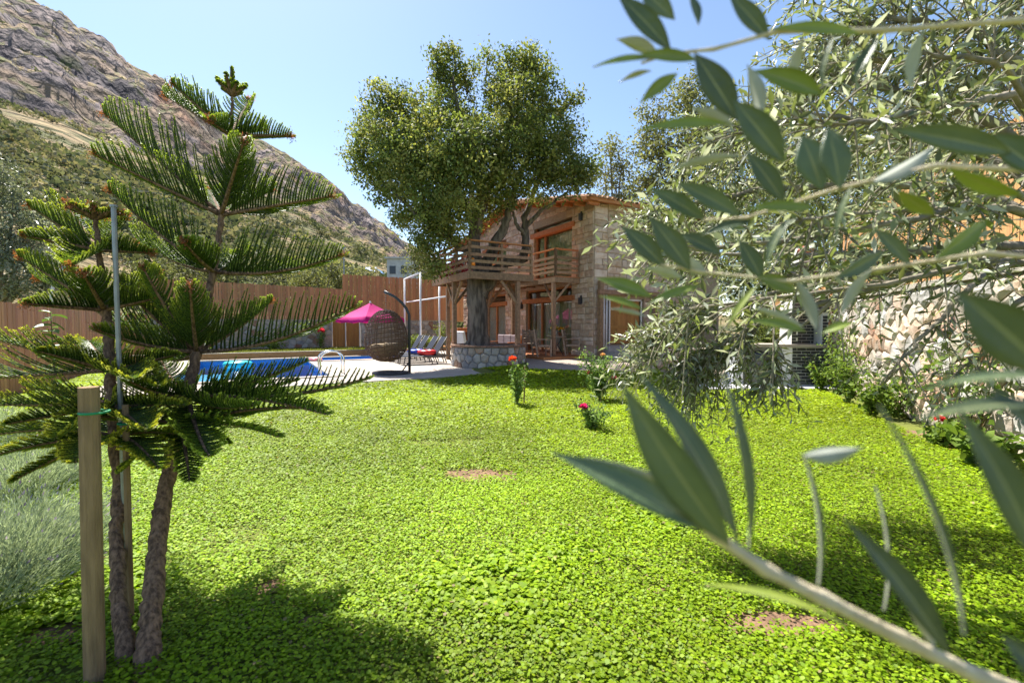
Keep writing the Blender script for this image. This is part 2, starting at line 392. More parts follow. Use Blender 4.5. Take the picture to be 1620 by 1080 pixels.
# ---- raised grass strip behind the pool with its low orange wall
M_ORANGE = mat('ochre_render', (.52, .29, .15), (.42, .23, .12), 8, .9, .2, 40)
lw = thing('low_wall', 'low ochre rendered wall along the far side of the pool', 'wall', W(-6, 9.0), TH)
m_ = MB(); m_.b2((0, 0, -.1), (13.2, .16, .27)); m_.build('wall_body', M_ORANGE, lw)
m_ = MB(); m_.b2((0, -.02, .272), (13.2, .18, .30)); m_.build('wall_cap', M_PAVE, lw)
gs = MB(); slab(gs, -6.15, 9.165, 9.0, 13.85, -.1, .2); go2 = gs.build('grass_bank', M_SOIL); setp(go2, 'raised strip of ground between the pool wall and the stone wall', kind='structure')
# ---- back retaining wall with stones
bw_ = thing('retaining_wall', 'long grey rubble retaining wall with a wooden garden door behind the pool', 'wall', W(-6.2, 13.9), TH)
DOOR0, DOOR1 = 8.15, 9.75
for x0, x1 in ((0, DOOR0), (DOOR1, 15.5)):
    m_ = MB(); m_.b2((x0, 0, 0), (x1, .4, 1.72)); m_.build('mortar_core', M_MORTAR, bw_)
    cells = [[(p[0] + x0, p[1]) for p in c] for c in rubble(x1 - x0, 1.55, .27)]
    stones(cells, lambda u, v, d: (u, -d, .16 + v), M_STONES[:3] + M_STONES[:1] + M_STONES[3:], bw_, depth=.05)
    m_ = MB(); m_.b2((x0 - .02 * (x0 > 0), -.05, 1.722), (x1, .42, 1.78)); m_.build('wall_cap', M_MORTAR, bw_)
m_ = MB(); m_.b2((DOOR0, .0, 0), (DOOR1, .4, .2)); m_.build('threshold', M_PAVE, bw_)
for k in range(2):
    x0 = DOOR0 + .08 + k * .73
    for j in range(4):
        m_ = MB(); m_.b2((x0 + j * .177, .12, .22), (x0 + j * .177 + .17, .16, 1.74)); m_.build('door_plank', M_DOOR, bw_)
for x in (DOOR0 + .03, DOOR0 + .76, DOOR1 - .06):
    m_ = MB(); m_.b2((x - .025, .06, .2), (x + .025, .115, 1.78)); m_.build('door_post', M_WHITE, bw_)
# ---- fences
BW = .122
bd = MB(); bd.add([(x, y, z) for z in (0, 1) for y in (0, .022) for x in (.004, BW - .004)], [(0, 2, 3, 1), (4, 5, 7, 6), (0, 1, 5, 4), (2, 6, 7, 3), (0, 4, 6, 2), (1, 3, 7, 5)])
BD1 = bd.mesh('board', M_FENCE); BD2 = bd.mesh('board', M_FENCE2); 
def fence(name, label, loc, rz, length, z0, zt, me, m, side=1, rails=3):
    f = thing(name, label, 'fence', loc, rz); n = int(length / BW)
    for k in range(n):
        x = k * BW; b0 = z0(x); t = zt(x) + random.uniform(-.025, .025)
        o = link('board', me, None, f); o.location = (x, random.uniform(0, .008) - (.022 if side < 0 else 0), b0); o.scale = (random.uniform(.93, 1), 1, t - b0); o.rotation_euler = (0, random.uniform(-.006, .006), 0)
    for j in range(rails):
        mb = MB(); fr = (j + .5) / rails; st = 12
        for s in range(st):
            x0 = length * s / st; x1 = length * (s + 1) / st; h0 = z0(x0) + (zt(x0) - z0(x0)) * fr; h1 = z0(x1) + (zt(x1) - z0(x1)) * fr
            if abs(zt(x0) - zt(x1)) > .5: continue
            mb.beam((x0, .055 * side + (.005), h0), (x1, .055 * side + .005, h1), .05, .07)
        mb.build('rail', m, f)
    return f
lf = fence('board_fence', 'tall reddish board fence along the garden side next to the pool', W(-6.2, -4.2), TH + R(90), 18.1, lambda x: -.02, lambda x: 1.93, BD1, M_FENCE, 1)
bf = fence('board_fence', 'stepped brown board fence standing on the grey retaining wall', W(-6.2, 14.12), TH, 16.5, lambda x: 1.70, lambda x: 3.72 - .02 * x if x < 8.7 else 4.48 - .01 * x, BD1, M_FENCE, 1)
# ---- right retaining wall, running towards the barbecue
RW0, RW1 = Vector((4.35, 2.0, 0)), Vector((7.9, 11.3, 0)); rwd = (RW1 - RW0); RWL = rwd.length; rwa = math.atan2(rwd.y, rwd.x)
rw = thing('retaining_wall', 'sunlit pale stone retaining wall with climbing plants beside the barbecue', 'wall', RW0, rwa)
m_ = MB(); m_.b2((0, -.4, -.1), (RWL, 0, 2.02)); m_.build('mortar_core', M_MORTAR, rw)
stones(rubble(RWL, 2.0, .26, 1.3), lambda u, v, d: (u, d, v), [M_STONES[1], M_HSTONES[2], M_STONES[1], M_STONES[0], M_STONES[2], M_HSTONES[2], M_STONES[3]], rw, depth=.07)
m_ = MB(); m_.b2((0, -.45, 2.022), (RWL, .08, 2.10)); m_.build('wall_cap', M_MORTAR, rw)
fence('board_fence', 'sunny orange cedar fence on top of the pale stone wall', RW0 + Vector((math.sin(rwa), -math.cos(rwa), 0)) * .2, rwa, RWL, lambda x: 2.10, lambda x: 3.85, BD2, M_FENCE2, -1)
e_ = Vector((10.6, 19.4, 0)); d_ = e_ - RW1
fence('board_fence', 'cedar fence closing the garden behind the barbecue', RW1, math.atan2(d_.y, d_.x), d_.length, lambda x: -.05, lambda x: 2.7, BD2, M_FENCE2, -1)
# ---- patio, gravel, barbecue platform
gv = MB(); pl = [(.55, 13.75), (2.2, 13.4), (4.6, 13.1), (7.0, 12.4), (9.6, 12.6), (10.5, 20), (4, 17.5), (1.0, 16.2)]
NG = 22; vs = []; fs = []
for i in range(NG + 1):
    for j in range(NG + 1):
        x = .5 + 9.5 * i / NG; y0 = np.interp(x, [q[0] for q in pl[:5]], [q[1] for q in pl[:5]]); y = y0 + (21 - y0) * j / NG
        vs.append((x, y, float(gz(x, y)) + .012))
for i in range(NG):
    for j in range(NG):
        fs.append((i * (NG + 1) + j, (i + 1) * (NG + 1) + j, (i + 1) * (NG + 1) + j + 1, i * (NG + 1) + j + 1))
gv.add(vs, fs); go3 = gv.build('gravel_path', M_GRAVEL); setp(go3, 'pinkish gravel path in front of the house', kind='structure')
# ---- mountain (columns fan out, rows run from the foot to the ridge and over it)
ridge_px = [(-1500, -420), (-900, -330), (-500, -210), (-200, -95), (0, -12), (60, 22), (110, 46), (150, 76), (230, 117), (300, 150), (340, 182), (420, 226), (480, 266), (530, 306), (570, 331), (610, 356), (632, 378), (660, 392), (700, 420), (760, 455), (860, 490), (1000, 505), (1200, 510)]
cols = np.concatenate([np.linspace(-1500, -60, 55), np.linspace(-55, 760, 345), np.linspace(775, 1200, 30)])
rows = np.concatenate([np.linspace(0, 1, 165), np.linspace(1.02, 1.6, 12)])
ry = np.interp(cols, [p[0] for p in ridge_px], [p[1] for p in ridge_px])
Yd = np.interp(cols, [-1500, 0, 300, 650, 1200], [420, 760, 980, 1350, 1500])
zr = CAM_H + (515 - ry) / FPX * Yd
kx = (cols - 810) / FPX
Y0 = np.interp(cols, [-1500, -200, 250, 420, 640, 800, 1200], [9, 14, 30, 31, 36, 60, 80])
RWS, CLS = np.meshgrid(rows, np.arange(len(cols)), indexing='ij')
s = RWS; Yd2 = Yd[CLS]; Y02 = Y0[CLS]
sp = np.where(s < 1, s ** 1.9, 1 + (s - 1) * 1.2)
YY = Y02 + (Yd2 - Y02) * sp; XX = kx[CLS] * YY
n1 = fbm(XX / 150 + 3, YY / 150, 5); n2 = fbm(XX / 38, YY / 60 + 7, 5)
q = (YY - Y02) / (Yd2 - Y02)                      # 0 foot, 1 ridge
qq = q + .10 * (n1 - .47) * sstep(0, .2, q) * sstep(1.25, .9, q)
low = .40 * np.clip(qq, 0, 2) / .58
prof = np.where(qq < .58, low, .40 + .60 * (1 - (1 - np.clip((qq - .58) / .42, 0, 1)) ** 1.1))
prof = np.where(q > 1, 1 - (q - 1) * .6, prof)
tw = prof * 14 + 1.2 * n2; terr = (np.floor(tw) + sstep(.15, .85, tw - np.floor(tw)) - 1.2 * n2) / 14     # stepped cliffs
prof = prof * (1 - .75 * sstep(.3, .5, prof) * sstep(1.02, .9, q)) + terr * (.75 * sstep(.3, .5, prof) * sstep(1.02, .9, q))
ZZ = 1.2 * sstep(0, .02, q) + prof * zr[CLS] + (n2 - .47) * 60 * sstep(.25, .75, q) * (Yd2 / 1000) * (.12 + .88 * sstep(1.0, .86, q)) + (fbm(XX / 22, YY / 26, 4) - .47) * 24 * sstep(.3, .75, q) * (.35 + .65 * sstep(1.0, .9, q))
ZZ = np.where(s == 0, -.3, ZZ)
Vm = np.stack([XX, YY, ZZ], -1).reshape(-1, 3); nc = len(cols)
ii, jj = np.meshgrid(np.arange(len(rows) - 1), np.arange(nc - 1), indexing='ij'); q0 = (ii * nc + jj).ravel()
Fm = np.stack([q0, q0 + 1, q0 + nc + 1, q0 + nc], 1)
mm = bpy.data.materials.new('mountain_rock'); mm.use_nodes = True; nt = mm.node_tree; N = nt.nodes; L = nt.links; b = N['Principled BSDF']; b.inputs['Roughness'].default_value = .95; b.inputs['Specular IOR Level'].default_value = .1
geo = N.new('ShaderNodeNewGeometry'); sx = N.new('ShaderNodeSeparateXYZ'); L.new(geo.outputs['True Normal'], sx.inputs[0])
def nse(scale, det, lo, hi, st=(1, 1, 1)):
    mp = N.new('ShaderNodeMapping'); mp.inputs['Scale'].default_value = st; L.new(geo.outputs['Position'], mp.inputs[0])
    n = N.new('ShaderNodeTexNoise'); n.inputs['Scale'].default_value = scale; n.inputs['Detail'].default_value = det; L.new(mp.outputs[0], n.inputs['Vector'])
    r = N.new('ShaderNodeMapRange'); r.inputs[1].default_value = lo; r.inputs[2].default_value = hi; L.new(n.outputs[0], r.inputs[0]); return r.outputs[0], n.outputs[0]
f1, _ = nse(.03, 10, .38, .60, (1, 1, .5)); rock = _mix(nt, (.055, .049, .060), (.20, .165, .16), f1)
f2, _ = nse(.008, 6, .56, .66); rock = _mix(nt, rock, (.30, .165, .10), f2)
f3, _ = nse(.05, 7, .40, .56); grass = _mix(nt, (.26, .19, .105), (.10, .105, .045), f3)
sl = N.new('ShaderNodeMapRange'); L.new(sx.outputs['Z'], sl.inputs[0]); sl.inputs[1].default_value = .55; sl.inputs[2].default_value = .82
f4, n4 = nse(.035, 8, .3, .7); ad = N.new('ShaderNodeMath'); ad.operation = 'ADD'; L.new(sl.outputs[0], ad.inputs[0]); L.new(f4, ad.inputs[1])
s2 = N.new('ShaderNodeMapRange'); L.new(ad.outputs[0], s2.inputs[0]); s2.inputs[1].default_value = .75; s2.inputs[2].default_value = 1.15
f5, _ = nse(.02, 9, .47, .60, (.3, .3, 1.6)); rock = _mix(nt, rock, (.21, .155, .115), f5)
col = _mix(nt, rock, grass, s2.outputs[0]); L.new(col, b.inputs['Base Color'])
_, nb = nse(.09, 10, 0, 1, (1, 1, .6)); bp = N.new('ShaderNodeBump'); bp.inputs['Strength'].default_value = 1; bp.inputs['Distance'].default_value = 16; L.new(nb, bp.inputs['Height']); L.new(bp.outputs[0], b.inputs['Normal'])
mo = np_mesh('mountain', Vm, Fm, None, mm, smooth=True); setp(mo, 'steep rocky mountain ridge with cliffs and dry scrubby slopes', kind='structure')
# scrub on the slopes: one mass nobody could count
nb_ = 9500
ri = (np.abs(rng.beta(1.0, 1.5, nb_)) * 148 + 12).astype(int); ci = rng.integers(0, nc - 40, nb_)
Pm = Vm.reshape(len(rows), nc, 3); c0 = Pm[ri, ci] + (Pm[np.minimum(ri + 1, len(rows) - 1), ci] - Pm[ri, ci]) * rng.random((nb_, 1))
gx = Pm[np.minimum(ri + 1, len(rows) - 1), ci] - Pm[ri, ci]; steep = gx[:, 2] / (np.abs(gx[:, 1]) + 1e-3)
dens = fbm(c0[:, 0] / 45, c0[:, 1] / 60, 3)
keep = (c0[:, 1] > 42) & (rng.random(nb_) < np.where(steep < .75, .95, .20)) & (dens > .31) & (ri < 163)
c0 = c0[keep]; nb_ = len(c0); size = np.clip(rng.lognormal(.35, .45, nb_), .6, 4.2) * np.interp(c0[:, 1], [40, 120, 600, 1200], [.5, .9, 1.7, 2.4])
sV = []; sF = []; sT = []; off_ = 0
for sel, KL, lf_s in ((c0[:, 1] < 260, 27, .41), (c0[:, 1] >= 260, 14, .55)):
    cs = c0[sel]; m0 = len(cs); cc = np.repeat(cs, KL, 0); sz = np.repeat(size[sel], KL); off = rand_unit(len(cc)); off[:, 2] = np.abs(off[:, 2]) * .8
    pos = cc + off * sz[:, None] * rng.uniform(.35, 1, (len(cc), 1)) + np.array([0, 0, .15]) * sz[:, None]
    Vb, Fb = leaf_quads(pos, rand_unit(len(cc)), off + rand_unit(len(cc)) * .5, sz * lf_s, sz * lf_s * .85, .1)
    sV.append(Vb); sF.append(Fb + off_); off_ += len(Vb); sT.append(np.repeat(np.repeat(palette(m0, [(.11, .125, .07), (.15, .155, .095), (.08, .095, .055), (.20, .185, .12)], .2), KL, 0), 4, 0))
print('scrub', (c0[:, 1] < 260).sum(), len(c0)); Vb = np.concatenate(sV); Fb = np.concatenate(sF); tb = np.concatenate(sT)
so = np_mesh('scrub', Vb, Fb, tb, foliage_mat('scrub_foliage', .3, .9, .03)); setp(so, 'grey green bushes scattered over the mountain slope', 'scrub', kind='stuff')
# ================================================================== HOUSE
HX = 9.2
house = thing('stone_house', 'two storey stone house with timber balcony, curtained windows and tiled roof', 'house', W(HX, 0, 0), TH)
HB, HT, HL, HD = .3, 6.0, 12.0, 7.2     # deck level, eave height at corner, length along y, depth along x
Y0h = -.14
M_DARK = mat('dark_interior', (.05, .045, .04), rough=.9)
M_HMORTAR = mat('house_mortar', (.40, .31, .23), (.30, .22, .16), 12, .95, .5, 40)
def hb(name, lo, hi, m, parent=None):
    m_ = MB(); m_.b2(lo, hi); return m_.build(name, m, parent or house)
rk = lambda y: HT + .2 * (y - Y0h) if y < 6 else HT + .2 * (12 - y + .14)          # gable line
piers_lo = [(Y0h, 1.2), (4.7, 6.7), (9.0, HL)]; piers_up = [(Y0h, 1.2), (4.0, 6.6), (9.0, HL)]
for y0, y1 in piers_lo: hb('wall', (0, y0, -.1), (.45, y1, 3.05), M_HMORTAR)
for y0, y1 in piers_up: hb('wall', (0, y0, 3.35), (.45, y1, 5.75), M_HMORTAR)
hb('wall', (0, Y0h, 3.052), (.45, HL, 3.348), M_HMORTAR)
gb = MB(); yy = [Y0h, 6.0, HL]; zz = [rk(Y0h), rk(6), HT]
gb.add([(0, Y0h, 5.752), (0, HL, 5.752), (0, HL, HT), (0, 6, rk(6)), (0, Y0h, HT)] + [(.45, Y0h, 5.752), (.45, HL, 5.752), (.45, HL, HT), (.45, 6, rk(6)), (.45, Y0h, HT)],
       [(4, 3, 2, 1, 0), (5, 6, 7, 8, 9), (0, 1, 6, 5), (1, 2, 7, 6), (2, 3, 8, 7), (3, 4, 9, 8), (4, 0, 5, 9)]); gb.build('gable', M_HMORTAR, house)
# side wall (faces the lawn), with the raised door opening
DX0, DX1, DZ0, DZ1 = .66, 2.56, .72, 2.50
hb('wall', (.452, Y0h, -.1), (DX0, Y0h + .45, HT), M_HMORTAR); hb('wall', (DX1, Y0h, -.1), (HD, Y0h + .45, HT), M_HMORTAR)
hb('wall', (DX0, Y0h, DZ1), (DX1, Y0h + .45, HT), M_HMORTAR); hb('wall', (DX0, Y0h, -.1), (DX1, Y0h + .45, DZ0), M_HMORTAR)
hb('wall', (HD - .4, Y0h + .452, -.1), (HD, HL, HT), M_HMORTAR); hb('wall', (.452, HL - .4, -.1), (HD - .402, HL, HT), M_HMORTAR)
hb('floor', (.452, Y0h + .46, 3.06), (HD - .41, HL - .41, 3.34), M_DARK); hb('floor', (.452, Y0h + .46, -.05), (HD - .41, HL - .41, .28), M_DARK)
hb('inner_partition', (3.4, Y0h + .46, .29), (3.5, HL - .41, 3.05), mat('plaster', (.5, .47, .42), rough=.9)); hb('inner_partition', (3.4, Y0h + .46, 3.35), (3.5, HL - .41, 6), MATS['plaster'])
fA = lambda y0, z0: (lambda u, v, d: (-d, y0 + u, z0 + v))
fB = lambda x0, z0: (lambda u, v, d: (x0 + u, Y0h - d, z0 + v))
SK = dict(depth=.035, gap=.009)
stones(coursed(1.34, 5.5, .2, .42), fA(Y0h, .3), M_HSTONES, house, **SK)
stones(coursed(2.0, 2.72, .2, .42), fA(4.7, .3), M_HSTONES, house, **SK)
stones(coursed(2.6, 2.4, .21, .45), fA(4.0, 3.36), M_HSTONES, house, **SK)
stones(coursed(3.0, 2.72, .25, .5), fA(9.0, .3), M_HSTONES, house, **SK); stones(coursed(3.0, 2.4, .25, .5), fA(9.0, 3.36), M_HSTONES, house, **SK)
stones([c for c in coursed(12.1, 1.5, .24, .5) if max(p[1] for p in c) + 5.77 < min(rk(Y0h + c[0][0]), rk(Y0h + c[1][0])) - .02 and not (1.2 < c[0][0] + Y0h < 4.0 and c[0][1] < .2)], fA(Y0h, 5.77), M_HSTONES, house, **SK)
stones(coursed(.62, 5.9, .22, .4), fB(0.02, .1), M_HSTONES, house, **SK)
stones(coursed(1.9, 3.5, .24, .46), fB(DX0, DZ1 + .12), M_HSTONES, house, **SK)
stones(coursed(3.2, 5.8, .27, .55), fB(DX1, .1), M_HSTONES, house, **SK)
# windows: frame, glass, curtains
gm = bpy.data.materials.new('window_glass'); gm.use_nodes = True; nt = gm.node_tree; nt.nodes.remove(nt.nodes['Principled BSDF'])
tr_ = nt.nodes.new('ShaderNodeBsdfTransparent'); tr_.inputs[0].default_value = (.86, .90, .88, 1); gl_ = nt.nodes.new('ShaderNodeBsdfGlossy'); gl_.inputs['Roughness'].default_value = .01; lw_ = nt.nodes.new('ShaderNodeLayerWeight'); lw_.inputs[0].default_value = .5; pw_ = nt.nodes.new('ShaderNodeMath'); pw_.operation = 'POWER'; pw_.inputs[1].default_value = 3.5; nt.links.new(lw_.outputs['Facing'], pw_.inputs[0]); fn_ = nt.nodes.new('ShaderNodeMath'); fn_.operation = 'MULTIPLY_ADD'; fn_.inputs[1].default_value = .7; fn_.inputs[2].default_value = .05; nt.links.new(pw_.outputs[0], fn_.inputs[0])
mx_ = nt.nodes.new('ShaderNodeMixShader'); nt.links.new(fn_.outputs[0], mx_.inputs[0]); nt.links.new(tr_.outputs[0], mx_.inputs[1]); nt.links.new(gl_.outputs[0], mx_.inputs[2]); nt.links.new(mx_.outputs[0], nt.nodes['Material Output'].inputs[0])
M_CURT = mat('green_curtain', (.36, .40, .24), (.28, .32, .19), 4, .9, trans=.2); M_SHEER = mat('sheer_curtain', (.66, .62, .56), (.56, .52, .47), 6, .9, trans=.3)
def curtain(parent, y0, y1, z0, z1, m, x=.24, amp=.035):
    n = max(8, int((y1 - y0) / .035)); vs = []; fs = []
    for i in range(n + 1):
        y = y0 + (y1 - y0) * i / n; dx = amp * math.sin(i * 1.05 + .4 * math.sin(i * .31)) * random.uniform(.7, 1.2)
        vs += [(x + dx * 1.2, y, z0), (x + dx * .7, y, z1)]
    for i in range(n): fs.append((2 * i, 2 * i + 2, 2 * i + 3, 2 * i + 1))
    m_ = MB(); m_.add(vs, fs); return m_.build('curtain', m, parent, True)
def window(y0, y1, z0, z1, ztr, mull, curt):
    """ztr: transom height"""
    w = MB(); t = .08
    w.b2((.10, y0, z0), (.20, y0 + t, z1)); w.b2((.10, y1 - t, z0), (.20, y1, z1)); w.b2((.101, y0 + t, z1 - t), (.199, y1 - t, z1)); w.b2((.101, y0 + t, z0), (.199, y1 - t, z0 + t * .7))
    for y in mull: w.b2((.102, y - .045, z0 + t * .7), (.198, y + .045, ztr - .1))
    fr = w.build('window_frame', M_REDWOOD, house)
    ed = [y0 + t] + list(mull) + [y1 - t]
    for i in range(len(ed) - 1):
        a = ed[i] + (.045 if i else 0); c = ed[i + 1] - (.045 if i < len(ed) - 2 else 0)
        m_ = MB(); m_.b2((.145, a + .002, z0 + t * .7), (.153, c - .002, ztr - .1)); m_.build('pane', gm, fr)
    if z1 - ztr > .2:
        m_ = MB(); m_.b2((.145, y0 + t + .002, ztr + .1), (.153, y1 - t - .002, z1 - t)); m_.build('pane', gm, fr)
    hb('lintel', (-.09, y0 - .22, ztr - .098), (.24, y1 + .22, ztr + .098), M_REDWOOD)
    for (a, c, m) in curt: curtain(fr, a, c, z0 + .03, ztr - .12, m)
window(1.2, 4.7, HB, 3.05, 2.56, (3.55,), ((1.3, 2.3, M_CURT), (2.35, 3.5, M_SHEER), (3.6, 4.15, M_SHEER)))
window(6.7, 9.0, HB, 3.05, 2.56, (7.9,), ((6.8, 8.95, M_SHEER),))
window(1.2, 4.0, 3.40, 5.95, 5.45, (3.3,), ((1.3, 3.2, M_CURT), (3.35, 3.9, M_CURT)))
window(6.6, 9.0, 3.40, 5.75, 5.45, (7.8,), ((6.7, 8.9, M_CURT),))
# door in the side wall: planks, frame, steps
dr = hb('door_frame', (DX0 + .02, Y0h + .10, DZ1 - .08), (DX1 - .02, Y0h + .2, DZ1 - .002), M_WHITE)
for x in (DX0 + .02, DX0 + .16, DX1 - .08): hb('door_post', (x, Y0h + .06, DZ0), (x + .05, Y0h + .11, DZ1 - .082), M_WHITE)
for k in range(11):
    x = DX0 + .22 + k * .145; hb('door_plank', (x, Y0h + .16, DZ0 + .02), (x + .14, Y0h + .20 + random.uniform(0, .004), DZ1 - .085), M_DOOR)
for z in (1.35, 1.9): hb('door_rail', (DX0 + .22, Y0h + .135, z), (DX1 - .1, Y0h + .158, z + .1), M_DOOR)
for k in range(3): hb('entrance_step', (DX0 - .25, Y0h - .4 - .32 * k, .05), (DX1 + .2, Y0h - .085 - .32 * k - (.001 if k else 0), .68 - .19 * k), M_STONES[0])
hb('porch_post', (.05, Y0h - .32, .1), (.21, Y0h - .16, 3.1), M_OLDWOOD); hb('porch_beam', (.0, Y0h - .34, 2.62), (3.2, Y0h - .18, 2.78), M_OLDWOOD)
hb('porch_post', (2.95, Y0h - .32, .1), (3.1, Y0h - .17, 2.62), M_OLDWOOD)
m_ = MB(); m_.tube([(.42, Y0h - .08, .1), (.42, Y0h - .08, 2.6)], .035, 8); m_.tube([(.56, Y0h - .08, .1), (.56, Y0h - .08, 2.6)], .03, 8); m_.build('downpipe', M_WHITE, house, True)
for y, z, x in ((.55, 2.4, -.09), (5.0, 2.35, -.09), (.55, 5.6, -.09)):
    m_ = MB(); m_.box((x, y, z), (.12, .12, .26)); m_.box((x + .03, y, z + .16), (.06, .05, .1)); m_.build('wall_lamp', M_DARKMETAL, house)
# roof: two tiled slopes
M_RTILE = mat('roof_tile', (.36, .16, .08), (.26, .11, .06), 6, .85, .3, 30, rnd=.25, c3=(.40, .26, .17), scale3=5)
def roof(y0, y1, z0, z1):
    m_ = MB(); x0, x1 = -.55, HD + .4; t = .12
    m_.add([(x0, y0, z0), (x1, y0, z0), (x1, y1, z1), (x0, y1, z1), (x0, y0, z0 + t), (x1, y0, z0 + t), (x1, y1, z1 + t), (x0, y1, z1 + t)], [(3, 2, 1, 0), (4, 5, 6, 7), (0, 1, 5, 4), (1, 2, 6, 5), (2, 3, 7, 6), (3, 0, 4, 7)])
    r = m_.build('roof', M_REDWOOD, house); n = int(abs(y1 - y0) / .34)
    tm = MB(); vs = []; fs = []
    prof = [(-.11, .0), (-.09, .055), (-.04, .085), (.04, .085), (.09, .055), (.11, .0)]
    for e in (0, 1): vs += [(px_, (-.2 if e == 0 else .2), pz + (.0 if e == 0 else .02)) for px_, pz in prof]
    for i in range(5): fs.append((i, i + 1, i + 7, i + 6))
    fs += [tuple(range(6)), tuple(range(11, 5, -1))]
    tm.add(vs, fs); tme = tm.mesh('roof_tile', M_RTILE); ang = math.atan2(z1 - z0, y1 - y0)
    for j in range(n + 1):
        for i in range(5):       # the rows along the visible edge are single tiles
            o = link('roof_tile', tme, None, r); f = (j + .4) / (n + .8); o.location = (x0 + .13 + i * .235, y0 + (y1 - y0) * f, z0 + (z1 - z0) * f + t + .004 + random.uniform(0, .01)); o.rotation_euler = (ang if y1 > y0 else -ang + math.pi * 0, random.uniform(-.04, .04), random.uniform(-.03, .03))
    rest = MB()
    for i in range(5, int((x1 - x0) / .235)):
        c = x0 + .13 + i * .235; a = [(c + p[0], y0, z0 + t + p[1]) for p in prof] + [(c + p[0], y1, z1 + t + p[1]) for p in prof]; rest.add(a, [(k, k + 1, k + 7, k + 6) for k in range(5)])
    o = rest.build('roof_tile', M_RTILE, r); o['kind'] = 'stuff'
roof(Y0h - .45, 6.0, rk(Y0h) - .09 + .02, rk(6) + .02)
roof(HL + .45, 6.002, HT - .09 + .02, rk(6) + .02)
for k in range(16):
    y = Y0h - .3 + k * .8; 
    if y > 12: break
    z = (rk(y) if y > Y0h else HT - .05) - .1
    m_ = MB(); m_.b2((-.5, y, z - .02), (-.002, y + .1, z + .10)); m_.build('rafter', M_REDWOOD, house)
# balcony along the facade
BX0, BY0, BY1, BZ = -1.2, .65, 11.6, 3.12
for k in range(9): hb('balcony_board', (BX0 + .01 + k * .132, BY0, BZ + .16), (BX0 + .01 + k * .132 + .125, BY1, BZ + .195 + .003 * (k % 2)), M_REDWOOD)
hb('balcony_beam', (BX0, BY0 - .01, BZ - .04), (BX0 + .12, BY1, BZ + .155), M_OLDWOOD); hb('balcony_beam', (BX0 + .122, BY0 - .01, BZ - .04), (-.045, BY0 + .1, BZ + .155), M_OLDWOOD)
for k in range(1, 14): hb('joist', (BX0 + .122, BY0 + k * .8, BZ + .02), (-.045, BY0 + k * .8 + .08, BZ + .155), M_OLDWOOD)
def railing(p, q, zb, parent, m, npost, zs=(.22, .46, .70), cap=True, skip=()):
    p = Vector(p); q = Vector(q); d = q - p
    for k in range(npost + 1):
        c = p + d * (k / npost); m_ = MB(); m_.box((c.x, c.y, zb + .5), (.085, .085, 1.0)); m_.build('rail_post', m, parent)
    u = d.normalized() * .0; nrm = Vector((-d.y, d.x, 0)).normalized() * .055
    for z in zs:
        j = random.uniform(-.025, .025); m_ = MB(); m_.beam((p.x + nrm.x, p.y + nrm.y, zb + z + j), (q.x + nrm.x, q.y + nrm.y, zb + z + random.uniform(-.03, .03)), .035, .10); m_.build('rail', m, parent)
    if cap:
        m_ = MB(); m_.beam((p.x, p.y, zb + 1.02), (q.x, q.y, zb + 1.02), .12, .045); m_.build('handrail', M_REDWOOD, parent)
railing((BX0 + .06, BY0 + .05), (BX0 + .06, BY1), BZ + .2, house, M_OLDWOOD, 8, (.15, .33, .51, .72)); railing((-.1, BY0 + .05), (BX0 + .06, BY0 + .05), BZ + .2, house, M_OLDWOOD, 1, (.15, .33, .51, .72))
for y in (BY0 + .12, 3.9, 7.6):
    m_ = MB(); m_.b2((BX0 + .0, y, HB), (BX0 + .13, y + .13, BZ - .042)); m_.build('balcony_post', M_OLDWOOD, house)
    for sgn in (-1, 1):
        if y < 1 and sgn < 0: continue
        m_ = MB(); m_.beam((BX0 + .065, y + .065 + .05 * sgn, BZ - .75), (BX0 + .065, y + .065 + .62 * sgn, BZ - .05), .07, .07); m_.build('brace', M_OLDWOOD, house)
m_ = MB(); m_.beam((BX0 + .11, BY0 + .18, BZ - .75), (BX0 + .7, BY0 + .06, BZ - .05), .07, .07); m_.build('brace', M_OLDWOOD, house)
# terrace deck of planks
dk = thing('timber_deck', 'low stained plank deck in front of the house windows', 'deck', W(7.25, .26, 0), TH)
for k in range(13):
    m_ = MB(); m_.b2((.01 + k * .15, .02, HB - .04), (.01 + k * .15 + .143, 11.5, HB - .001 - .003 * (k % 2))); m_.build('plank', M_REDWOOD, dk)
m_ = MB(); m_.b2((-.02, -.02, .05), (.03, 11.5, HB + .002)); m_.b2((.032, -.02, .05), (1.92, .015, HB + .002)); m_.build('skirt', M_REDWOOD, dk)
pf = MB(); slab(pf, 4.5, CH_B0 - .31, 7.22, 12, 0, .16); o = pf.build('patio', M_PAVE); setp(o, 'pale paved patio under the tree platform', kind='structure')
# ================================================================== PLANTER + OAK + TREE PLATFORM
PC = Vector((-.83, 16.1, 0)); PR = 1.3; PZ = .79
pln = thing('tree_planter', 'round stone planter wall with brick rim around the oak trunk', 'planter', PC)
m_ = MB(); m_.lathe([(PR - .04, -.1), (PR - .04, PZ - .06), (PR - .3, PZ - .06), (PR - .3, .4)], 40); m_.build('mortar_core', mat('mortar_blue', (.30, .30, .31), (.22, .22, .23), 14, .95, .5, 50), pln)
fc = lambda u, v, d: ((PR + d - .04) * math.cos(u / PR + R(20)), -(PR + d - .04) * math.sin(u / PR + R(20)) * 1.0, v)
wv = 2 * math.pi * PR
stones(rubble(wv, PZ - .1, .2, 1.35), lambda u, v, d: ((PR + d - .04) * math.cos(-u / PR), (PR + d - .04) * math.sin(-u / PR), v + .03), M_STONES[:3] + [M_STONES[4], M_STONES[0], M_STONES[3], M_STONES[1]], pln, depth=.05, gap=.013)
rb = MB(); 
